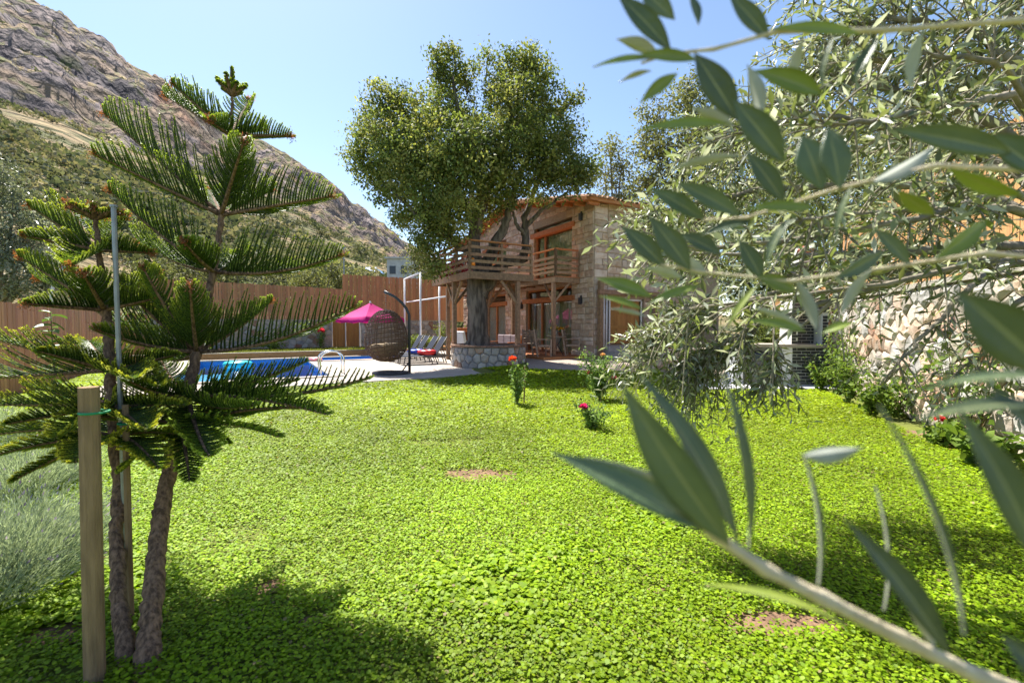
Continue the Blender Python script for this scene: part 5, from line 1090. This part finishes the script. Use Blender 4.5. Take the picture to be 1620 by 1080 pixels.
# near leaves: each one a solid leaf of its own on a near shoot
M_LTOP = mat('olive_leaf_upper', (.13, .175, .085), (.10, .145, .075), 40, .38, .15, 200, rnd=.25, spec=.5, trans=.28); M_LBOT = mat('olive_leaf_under', (.42, .44, .36), (.36, .38, .30), 60, .6, rnd=.1, trans=.18); M_LTOP2 = mat('young_olive_leaf', (.27, .34, .05), (.22, .29, .045), 40, .4, rnd=.15, spec=.5, trans=.3)
M_LRIB = mat('olive_leaf_rib', (.26, .28, .13), rough=.5)
M_TWIG = mat('olive_twig', (.62, .54, .38), (.50, .42, .28), 60, .8, .4, 300)
def big_leaf(base, tip, wid, roll=0.0, bend=.06, young=False, parent=olive):
    base = Vector(base); tip = Vector(tip); T = (tip - base); L = T.length; T.normalize(); view = (Vector((0, 0, CAM_H)) - (base + tip) / 2).normalized()
    Nn = (view - T * view.dot(T)).normalized(); Nn = Matrix.Rotation(roll, 3, T) @ Nn; S = T.cross(Nn); mb = MB(); K = 14; th = .0004 + .002 * wid
    top = []; bot = []
    for i in range(K + 1):
        f = i / K; w = wid * .5 * (math.sin(math.pi * f ** .9) ** 1.05 if 0 < f < 1 else 0.02) ; c = base + T * (L * f) - Nn * (bend * L * 4 * f * (1 - f)) * -1
        for lst, dz in ((top, th), (bot, -th)):
            for g in (-1, -.5, -.06, .06, .5, 1):
                lst.append(c + S * (w * g) + Nn * (dz * (0.2 if abs(g) == 1 else 1) + abs(g) * w * .28 - (.0006 if abs(g) < .1 else 0) * (1 if dz > 0 else 1.5)))
    n0 = len(top); fs = []; mi = []
    for i in range(K):
        for g in range(5): fs.append((i * 6 + g, (i + 1) * 6 + g, (i + 1) * 6 + g + 1, i * 6 + g + 1)); mi.append(2 if g == 2 else 0)
    for i in range(K):
        for g in range(5): fs.append((n0 + i * 6 + g, n0 + i * 6 + g + 1, n0 + (i + 1) * 6 + g + 1, n0 + (i + 1) * 6 + g)); mi.append(1)
        for g in (0, 5): fs.append((i * 6 + g, n0 + i * 6 + g, n0 + (i + 1) * 6 + g, (i + 1) * 6 + g)); mi.append(1)
    mb.add(top + bot, fs); mb.mi = mi
    return mb.build('leaf', [M_LTOP2 if young else M_LTOP, M_LBOT, M_LRIB], parent, True, True)
def near_shoot(path, r0, r1):
    mb = MB(); q = [P(*p) for p in path]; q2 = []
    for i in range(len(q) - 1):
        for j in range(4): q2.append(q[i].lerp(q[i + 1], j / 4))
    q2.append(q[-1]); m = len(q2); mb.tube(q2, [(r0 + (r1 - r0) * i / (m - 1)) * (1.25 if i % 4 == 0 and i else 1) for i in range(m)], 8); mb.build('shoot', M_TWIG, olive, True, True)
def NL(x0, y0, x1, y1, w, d, roll=0.0, young=False, bend=.05, d1=None):
    big_leaf(P(x0, y0, d), P(x1, y1, d1 or d * 1.02), w * .84 / FPX * d, roll, bend, young)
# bottom right shoot
near_shoot([(1900, 1180, .6), (1700, 1120, .40), (1545, 1068, .33), (1430, 1012, .32), (1300, 945, .31), (1210, 900, .305), (1130, 845, .30), (1075, 800, .30)], .0062, .0032)
for a in ((1122, 842, 872, 715, 62, .30, .5), (1155, 862, 984, 606, 88, .295, -.35), (1168, 858, 1012, 592, 66, .33, .9), (1112, 832, 925, 722, 56, .325, 2.6), (1186, 866, 1143, 588, 38, .33, 1.0), (1270, 722, 1366, 708, 34, .31, 2.8), (1296, 925, 1272, 716, 26, .31, 1.25), (1502, 1035, 1336, 820, 58, .31, .6), (1400, 965, 1386, 768, 16, .33, 1.35), (1335, 985, 1112, 924, 34, .33, 1.1, True), (1110, 815, 1005, 740, 34, .31, 2.4), (1480, 1030, 1420, 930, 28, .33, 2.5)): NL(*a)
near_shoot([(2000, 900, .7), (1760, 800, .4), (1650, 640, .28), (1625, 500, .27)], .004, .002)
for a in ((1528, 1005, 1392, 640, 26, .24, 1.15), (1650, 900, 1518, 648, 70, .25, .5), (1660, 640, 1452, 662, 44, .26, .9), (1660, 590, 1512, 458, 100, .24, .2), (1680, 598, 1468, 612, 34, .27, 1.0), (1665, 720, 1560, 610, 46, .28, .9), (1680, 1090, 1585, 1005, 70, .25, .3)): NL(*a)
# upper shoots
near_shoot([(2050, 120, 1.2), (1800, 40, .62), (1620, 32, .48), (1400, 48, .46), (1230, 50, .46), (1130, 78, .46), (1060, 85, .46), (1015, 100, .46)], .0034, .0012)
for a in ((1062, 82, 976, -8, 40, .46, .4), (1068, 32, 1008, -20, 34, .47, .3), (1218, 64, 1152, -10, 34, .46, .3), (1362, 55, 1218, 46, 26, .45, .7, True), (1040, 92, 938, 106, 18, .46, .9, True), (1104, 96, 1008, 88, 26, .45, .6, True), (1072, 116, 1012, 164, 26, .46, .4, True), (1042, 86, 975, 62, 28, .47, 2.6), (1030, 112, 980, 130, 14, .47, 2.4), (1168, 192, 1098, 84, 52, .44, .2), (1242, 258, 1160, 158, 54, .42, .2), (1302, 150, 1192, 112, 42, .44, .5, True), (1206, 182, 1182, 102, 30, .46, 2.7), (1155, 196, 1008, 206, 24, .45, .7, True), (1160, 200, 1098, 172, 26, .46, 2.8), (1105, 40, 1090, -10, 22, .48, .8), (1460, 50, 1440, 140, 30, .46, 2.4), (1320, 55, 1300, 140, 22, .46, 1.0), (1272, 60, 1250, 150, 24, .47, 2.5), (1390, 60, 1350, 130, 26, .46, .6)): NL(*a)
near_shoot([(2050, 260, 1.2), (1780, 300, .6), (1620, 268, .44), (1480, 262, .45), (1320, 300, .47), (1180, 345, .5), (1110, 348, .52)], .0032, .0012)
for a in ((1115, 348, 1028, 298, 36, .52, .4), (1172, 342, 1068, 288, 38, .5, .4), (1172, 246, 1058, 270, 20, .5, 2.5), (1600, 242, 1408, 204, 50, .40, .3), (1650, 275, 1556, 212, 56, .40, .5), (1240, 320, 1180, 240, 40, .48, .4), (1300, 300, 1268, 215, 60, .45, .3), (1330, 300, 1310, 200, 48, .44, .2), (1290, 330, 1180, 330, 24, .46, .6, True), (1380, 290, 1480, 230, 40, .45, 2.4), (1420, 300, 1480, 340, 30, .46, .4, True), (1500, 265, 1620, 310, 34, .42, .5, True), (1190, 350, 1110, 372, 24, .5, .8), (1250, 345, 1212, 420, 30, .48, .9), (1350, 290, 1322, 380, 22, .47, 1.0)): NL(*a)
near_shoot([(2050, 480, 1.2), (1760, 420, .62), (1560, 400, .5), (1440, 418, .5), (1250, 445, .52), (1110, 430, .55), (1045, 418, .56)], .003, .0012)
for a in ((1052, 422, 984, 358, 40, .56, .3), (1092, 428, 1028, 344, 46, .55, .3), (1140, 402, 1074, 370, 36, .55, .6), (1032, 470, 944, 440, 30, .56, .5, True), (1018, 490, 948, 468, 16, .56, .7, True), (1110, 452, 1022, 482, 22, .55, .7, True), (1022, 500, 965, 488, 10, .56, 2.6), (1206, 442, 1168, 378, 34, .53, .3), (1258, 462, 1196, 436, 32, .52, .5, True), (1292, 522, 1258, 440, 26, .51, 2.6), (1275, 524, 1182, 506, 22, .52, .6, True), (1272, 518, 1188, 486, 16, .53, 2.5), (1350, 510, 1298, 528, 20, .51, .6, True), (1120, 436, 1062, 408, 30, .55, 2.6), (1080, 440, 1020, 424, 22, .56, 2.6), (1320, 440, 1400, 396, 30, .5, .4), (1380, 425, 1330, 500, 26, .5, 2.4), (1480, 410, 1560, 350, 34, .48, .4, True), (1200, 450, 1150, 520, 18, .53, .8, True), (1440, 420, 1380, 360, 30, .5, .5)): NL(*a)
# ---- other trees behind
OLIVE_PAL = [(.10, .115, .05), (.14, .15, .075), (.075, .09, .04), (.20, .21, .13)]
def leafy_tree(name, label, base, lobes, pal, ck, lk, ls, sig, m=FOL, barkm=M_OLIVEBARK, group=None, wl=.55, r0=.2):
    t = thing(name, label, 'tree', base, 0, group); b = Vector(base); top = sum((Vector(c) for c, r in lobes), Vector()) / len(lobes); mb = MB()
    limb(mb, [b + Vector((0, 0, -.3)), b.lerp(top, .35) + Vector((.1, 0, 0)), b.lerp(top, .75)], r0, r0 * .5, 8, .05)
    for c, r in lobes: limb(mb, [b.lerp(top, .45), b.lerp(top, .6).lerp(Vector(c), .4), Vector(c)], r0 * .4, .03, 6, .04, 3)
    mb.build('trunk', barkm, t, True, True); crown('foliage', lobes, t, m, pal, ck, lk, ls, sig, barkm, root=top, wl=wl); return t
def LB(lst, D): return [(P(x, y, D + (q[0] if q else 0)), r / FPX * D) for x, y, r, *q in lst]
leafy_tree('evergreen_tree', 'tall grey green tree rising behind the house roof', (P(1075, 500, 27).x, 27, 0), LB([(1040, 190, 36), (1085, 165, 40), (1120, 190, 40), (1030, 240, 40), (1080, 235, 50, -1), (1130, 250, 44), (1050, 300, 44), (1110, 310, 48), (1090, 135, 20), (1015, 290, 26), (1170, 230, 40), (1180, 300, 45)], 27), [(.16, .17, .075), (.21, .205, .10), (.12, .135, .06)], 24, 26, .19, .32)
leafy_tree('evergreen_tree', 'small pale tree between the oak crown and the house gable', (P(968, 500, 24).x, 24, 0), LB([(965, 235, 24), (985, 260, 22), (955, 275, 24), (975, 300, 30), (1000, 320, 30), (950, 320, 24)], 24), [(.18, .195, .09), (.24, .245, .13), (.14, .15, .07)], 30, 24, .16, .26)
leafy_tree('olive_tree', 'broad silvery olive tree leaning over the reddish board fence', (P(-30, 500, 15.5).x, 15.5, 0), LB([(-10, 280, 34), (20, 330, 40), (0, 390, 44, -.6), (45, 400, 34), (20, 440, 34, -.8), (70, 420, 26), (-40, 340, 40), (60, 360, 24), (85, 450, 22), (-50, 430, 40)], 15.5), [(.13, .15, .08), (.18, .20, .12), (.09, .105, .055), (.26, .28, .20)], 75, 34, .13, .2, FOL_OLIVE, wl=.34)
leafy_tree('olive_tree', 'olive tree behind the fence corner left of the lamp post', (P(510, 500, 40).x, 40, 0), LB([(500, 440, 22), (525, 425, 20), (540, 445, 20), (480, 445, 18)], 40), [(.14, .15, .06), (.18, .18, .08), (.11, .12, .045)], 20, 24, .22, .38)
leafy_tree('olive_tree', 'pale olive tree between the lamp post and the tall fence', (P(555, 500, 46).x, 46, 0), LB([(556, 440, 18), (575, 436, 14), (535, 448, 16)], 46), [(.15, .16, .07), (.19, .19, .09)], 20, 24, .22, .38)
leafy_tree('olive_tree', 'olive tree beside the unfinished white building', (P(668, 500, 44).x, 44, 0), LB([(660, 405, 18), (680, 420, 22), (650, 425, 12), (690, 440, 22)], 44), [(.14, .15, .065), (.17, .18, .08)], 20, 24, .22, .38)
leafy_tree('olive_tree', 'olive tree behind the brown fence half hidden by the tall pine', (P(400, 500, 42).x, 42, 0), LB([(330, 430, 24), (370, 420, 26), (420, 425, 24), (455, 435, 20), (290, 420, 26)], 42), [(.13, .14, .06), (.17, .17, .08), (.10, .11, .045)], 20, 24, .22, .38)
leafy_tree('olive_tree', 'olive tree above the fence between the two pines', (P(230, 500, 30).x, 30, 0), LB([(215, 440, 30), (255, 430, 30), (180, 450, 28), (240, 460, 28)], 30), [(.12, .13, .06), (.16, .17, .085), (.09, .10, .045)], 24, 24, .18, .3)
for k, (px_, py_, Y_, rr, lab) in enumerate(((1330, 330, 17, 60, 'green tree behind the barbecue chimney'), (1430, 250, 18, 80, 'leafy tree beyond the cedar fence'), (1250, 300, 21, 70, 'dense tree right of the house behind the barbecue'), (1185, 410, 25, 72, 'broad low tree filling the gap beside the house end wall'), (1260, 430, 23, 62, 'low bushy tree just beyond the cedar fence behind the barbecue'))):
    leafy_tree('garden_tree', lab, (P(px_, 500, Y_).x, Y_, 0), LB([(px_ + dx, py_ + dy, rr * .6, dz) for dx, dy, dz in ((0, 0, 0), (-rr * .7, rr * .3, .5), (rr * .7, rr * .2, -.5), (0, -rr * .6, .3), (-rr * .3, rr * .8, 0), (rr * .4, rr * .8, 0))], Y_), [(.13, .165, .06), (.17, .20, .075), (.10, .13, .045)], 26, 26, .15, .26)
# ---- shrubs, roses, vines
def shrub(name, label, base, rx, rz_, n, ls, pal, cat='shrub', group=None, flowers=(), stems=7, wl=.6, m=FOL, h0=0.0, fsize=.06):
    t = thing(name, label, cat, base, 0, group); mb = MB()
    tips = []
    for k in range(stems):
        a = random.uniform(0, 6.28); r = rx * random.uniform(.2, .95); tip = Vector((r * math.cos(a), r * math.sin(a), rz_ * random.uniform(.55, 1))); tips.append(tip); mb.tube([(0, 0, 0), (tip.x * .35, tip.y * .35, tip.z * .55), tip], [.009, .006, .003], 5, False)
    mb.build('stems', mat('green_stem', (.10, .12, .04), (.14, .09, .05), 9), t); tp = np.array(tips)
    f = rng.uniform(.22, 1.04, n); i = rng.integers(0, stems, n); C = tp[i] * f[:, None]; C[:, :2] = tp[i, :2] * (f ** 1.6)[:, None]; C += rng.normal(0, 1, (n, 3)) * np.array([rx, rx, rz_ * .5]) * .16; C[:, 2] = np.maximum(C[:, 2], .02 + h0)
    l = ls * rng.uniform(.6, 1.3, n); Vv, Ff = leaf_quads(C, rand_unit(n) + np.array([0, 0, .1]), rand_unit(n) * .7 + np.array([0, 0, .8]), l, l * wl); np_mesh('leaves', Vv, Ff, np.repeat(palette(n, pal), 4, 0), m, t)
    for (fx, fy, fz, col) in flowers:
        k = 46; d = rand_unit(k); d[:, 2] = np.abs(d[:, 2]) * .8 + .1; C = np.array([fx, fy, fz]) + d * fsize * .25; Vv, Ff = leaf_quads(C, d + rand_unit(k) * .3, rand_unit(k), fsize * .8, fsize * .75, .3); np_mesh('blossom', Vv, Ff, np.repeat(palette(k, [col], .12), 4, 0), FOL, t)
    return t
ROSE = [(.13, .21, .06), (.17, .26, .08), (.21, .30, .09), (.10, .17, .05)]
def gp(px, py, dz=0):
    Y = 8.0
    for _ in range(8):
        x = (px - 810) / FPX * Y; z = float(gz(x, Y)); Y = (CAM_H - z) * FPX / (py - 515)
    x = (px - 810) / FPX * Y; return Vector((x, Y, float(gz(x, Y)) + dz))
b1 = gp(818, 642); f1 = P(811, 569, b1.y) - b1
shrub('rose_bush', 'slim rose bush with one coral bloom on top beside a thin stake', b1, .2, .74, 700, .06, ROSE, 'rose', 'roses in the lawn', [(f1.x, 0, f1.z, (.75, .09, .04))], 6, fsize=.085)
q = gp(829, 640); t = thing('rose_stake', 'thin pale stake beside the coral rose', 'stake', q); m_ = MB(); m_.tube([(0, 0, -.05), (.02, 0, .72)], .014, 6); m_.build('post', MATS['pale_stake'], t); m_ = MB(); torus(m_, (.015, 0, .55), .022, .006, 10, 5); m_.build('tie', mat('red_tie', (.4, .08, .06), rough=.6), t)
b2 = gp(950, 635); shrub('rose_bush', 'bushy rose with pale pink buds standing in the shade edge', b2, .42, .92, 1700, .065, ROSE, 'rose', 'roses in the lawn', [(-.22, -.1, .55, (.55, .18, .16)), (.25, -.1, .45, (.5, .16, .2)), (.05, .0, .88, (.6, .35, .2))], 12, fsize=.06)
b3 = gp(938, 680); f3 = P(923, 645, b3.y) - b3; shrub('rose_bush', 'low rose bush with a single magenta pink bloom', b3, .32, .40, 750, .052, ROSE, 'rose', 'roses in the lawn', [(f3.x, 0, f3.z, (.55, .03, .20))], 8, fsize=.075)
b4 = Vector(W(6.6 - 6.2 + .8, 13.4, .2)); q = P(507, 548, 24.5); shrub('rose_bush', 'red flowering rose against the stone wall by the garden door', (q.x, q.y, .2), .45, 1.1, 500, .09, ROSE, 'rose', None, [(0, -.2, 1.1, (.7, .05, .12)), (.15, -.25, .95, (.7, .05, .12))], 9, fsize=.2)
q = P(676, 535, 23); shrub('green_shrub', 'round yellow green shrub behind the loungers', (q.x, q.y, .2), .75, .75, 1100, .09, [(.16, .20, .035), (.20, .23, .05), (.11, .15, .03)], stems=14)
for k, (px_, d_, h_, lab) in enumerate(((722, 22.5, 1.3, 'light green shrub seen past the left platform post'), (700, 24, 1.5, 'shrub growing at the foot of the wall behind the white frame'), (655, 24.5, .8, 'small shrub left of the round yellow green shrub'))):
    q = P(px_, 540, d_); shrub('green_shrub', lab, (q.x, q.y, .15), .55, h_, 700, .09, [(.12, .17, .035), (.16, .20, .05)], stems=10)
# lavender-like bushes left
def lavender(label, base, r, h, n, pal, flower=True):
    t = thing('lavender_bush', label, 'shrub', base, 0, 'silvery bushes by the pines'); a = rng.uniform(0, 6.28, n); rr = r * np.sqrt(rng.random(n)); out = np.stack([np.cos(a), np.sin(a), np.zeros(n)], 1)
    C = out * rr[:, None] * .55; C[:, 2] = .0; d = nrmz(out * (rr / r)[:, None] * 1.0 + np.array([0, 0, .75]) + rng.normal(0, .2, (n, 3))); Ls = h * rng.uniform(.55, 1.1, n)
    segs = 9; Cs = []; Ds = []
    for k in range(segs):
        f = .25 + .75 * k / segs; Cs.append(C + d * (Ls * f)[:, None]); Ds.append(d + rand_unit(n) * .55)
    Vv, Ff = leaf_quads(np.concatenate(Cs), np.concatenate(Ds), rand_unit(n * segs), .045, .0045, 0); np_mesh('leaves', Vv, Ff, np.repeat(palette(n * segs, pal), 4, 0), FOL, t)
    Vv, Ff = leaf_quads(C, d, rand_unit(n), Ls, .004, 0); np_mesh('stems', Vv, Ff, np.repeat(palette(n, pal), 4, 0), FOL, t)
    if flower:
        k = n // 7; Vv, Ff = leaf_quads(C[:k] + d[:k] * (Ls[:k] * .97)[:, None], d[:k], rand_unit(k), .035, .011, 0); np_mesh('flowers', Vv, Ff, np.repeat(palette(k, [(.16, .13, .30), (.22, .18, .36)]), 4, 0), FOL, t)['kind'] = 'stuff'
SIL = [(.22, .27, .20), (.27, .33, .26), (.17, .22, .16), (.32, .38, .30)]
lavender('silvery lavender bush at the foot of the timber stake', gp(-5, 905), .45, .48, 1500, SIL); lavender('second lavender bush behind the first toward the fence', gp(20, 780), .5, .5, 1300, SIL); lavender('lavender bush nearest the pool path', gp(-20, 700), .5, .5, 900, SIL)
lavender('low grey green lavender clump left of the pine trunks', gp(-60, 960), .5, .5, 800, SIL)
# leafy sapling left, plants by right wall
q = P(85, 640, 6.2); t = thing('leafy_sapling', 'young sapling with large glossy yellow green leaves by the fence', 'sapling', (q.x, q.y, 0)); m_ = MB(); m_.tube([(0, 0, 0), (.03, 0, .7), (0, 0, 1.65)], [.014, .01, .004], 6); m_.build('stem', MATS['green_stem'], t, True)
M_SAP = mat('sapling_leaf', (.14, .22, .03), (.10, .17, .03), 20, .4, rnd=.25, spec=.5, trans=.3)
lf_ = MB(); K = 6
for i in range(K + 1):
    f = i / K; w = .045 * math.sin(math.pi * min(max(f, .03), .97)) ** .8; lf_.v += [(f * .17, -w, .02 - .06 * f * f), (f * .17, 0, -.06 * f * f), (f * .17, w, .02 - .06 * f * f)]
for i in range(K): lf_.f += [(i * 3, i * 3 + 1, i * 3 + 4, i * 3 + 3), (i * 3 + 1, i * 3 + 2, i * 3 + 5, i * 3 + 4)]
lf_.mi = [0] * len(lf_.f); lme = lf_.mesh('leaf', M_SAP, True)
for k in range(34):
    o = link('leaf', lme, None, t); z = .5 + 1.15 * k / 34; o.location = (.01, 0, z); o.rotation_euler = (random.uniform(-.4, .4), random.uniform(-.7, .35), k * 2.4); s_ = random.uniform(.7, 1.15); o.scale = (s_,) * 3
def wallpt(f, off, z=0): p = RW0 + rwd * f; return Vector((p.x - math.sin(rwa) * off, p.y + math.cos(rwa) * off, z))
VINE = [(.13, .20, .03), (.17, .24, .04), (.09, .15, .03)]
def vine(label, f0, f1, h, n, ls=.07):
    t = thing('climbing_vine', label, 'vine', wallpt((f0 + f1) / 2, .12), 0); l0 = Vector(t.location); m_ = MB(); C = []
    for k in range(7):
        f = f0 + (f1 - f0) * (.35 + .3 * random.random()); g = f0 + (f1 - f0) * random.random(); hh = h * random.uniform(.5, 1); pts = [wallpt(f, .1, 0) - l0, wallpt((f + g) / 2, .11, hh * .5) - l0, wallpt(g, .1, hh) - l0]; m_.tube(pts, [.012, .008, .004], 5, False)
        for _ in range(n // 7): u = random.random(); p = pts[0].lerp(pts[1], u * 2) if u < .5 else pts[1].lerp(pts[2], u * 2 - 1); C.append(p + Vector((random.gauss(0, .12), random.gauss(0, .12), random.gauss(0, .12))) + Vector((-math.sin(rwa), math.cos(rwa), 0)) * abs(random.gauss(.08, .1)))
    m_.build('stems', MATS['green_stem'], t); C = np.array(C); C[:, 2] = np.maximum(C[:, 2], .03); k = len(C); l = ls * rng.uniform(.6, 1.3, k); Vv, Ff = leaf_quads(C, rand_unit(k) + np.array([0, 0, -.3]), np.array([-math.sin(rwa), math.cos(rwa), .4]) + rand_unit(k) * .6, l, l * .8); np_mesh('leaves', Vv, Ff, np.repeat(palette(k, VINE), 4, 0), FOL, t)
vine('bright green vine climbing the pale stone wall next to the barbecue', .72, .92, 1.75, 1100); vine('vine spreading along the base of the pale stone wall', .45, .74, .9, 900); vine('climber on the wall behind the red geranium', .28, .46, 1.3, 700)
shrub('rose_bush', 'grey green rose bush at the corner of the black brick barbecue', wallpt(.93, .45), .4, .75, 500, .06, [(.10, .15, .06), (.13, .18, .07)], 'rose', None, (), 9)
q = gp(1490, 705); f5 = P(1486, 691, q.y - .1) - q
shrub('geranium', 'low geranium with one red bloom at the edge of the lawn', q, .28, .26, 420, .07, [(.12, .19, .03), (.16, .23, .04)], 'flower', None, [(f5.x, -.1, .33, (.62, .01, .03))], 9, .9, fsize=.06)
q = gp(1575, 745); shrub('broad_leaf_plant', 'broad leaved green plant near the foot of the pale wall', q, .42, .36, 520, .10, [(.10, .17, .03), (.14, .21, .035)], 'plant', None, (), 10, .85)
q = gp(1600, 690); shrub('broad_leaf_plant', 'second broad leaved plant closer to the pale wall', (q.x, q.y, 0), .4, .45, 500, .09, VINE, 'plant', None, [(-.2, -.1, .42, (.35, .05, .05))], 9, .8)
for k, (f, lab) in enumerate(((.84, 'leafy border plant below the bright vine'), (.66, 'tall border plant in the middle of the wall bed'), (.55, 'small border plant with bare stem in the wall bed'))): shrub('border_plant', lab, wallpt(f, .55), .32, .55 + .2 * (k == 1), 420, .08, VINE, 'plant', None, (), 8, .7)
for k, (x_, y_, lab) in enumerate(((9.0, 14.6, 'leafy shrub in front of the cedar fence behind the barbecue'), (9.4, 16.8, 'taller shrub between the house and the cedar fence'), (7.6, 13.4, 'shrub just behind the barbecue hearth'))): shrub('green_shrub', lab, (x_, y_, .1), .9, 1.7 + .3 * k, 1100, .12, [(.10, .14, .04), (.14, .17, .05), (.08, .11, .03)], stems=14)
# weeds along the far edges
for k, (px_, py_, lab) in enumerate(((430, 553, 'clump of plants at the foot of the grey wall'), (300, 556, 'reddish green plants by the fence corner'))): q = P(px_, py_, 23.3); shrub('border_plant', lab, (q.x, q.y, .2), .8, .6, 420, .1, VINE, 'plant', None, (), 9)
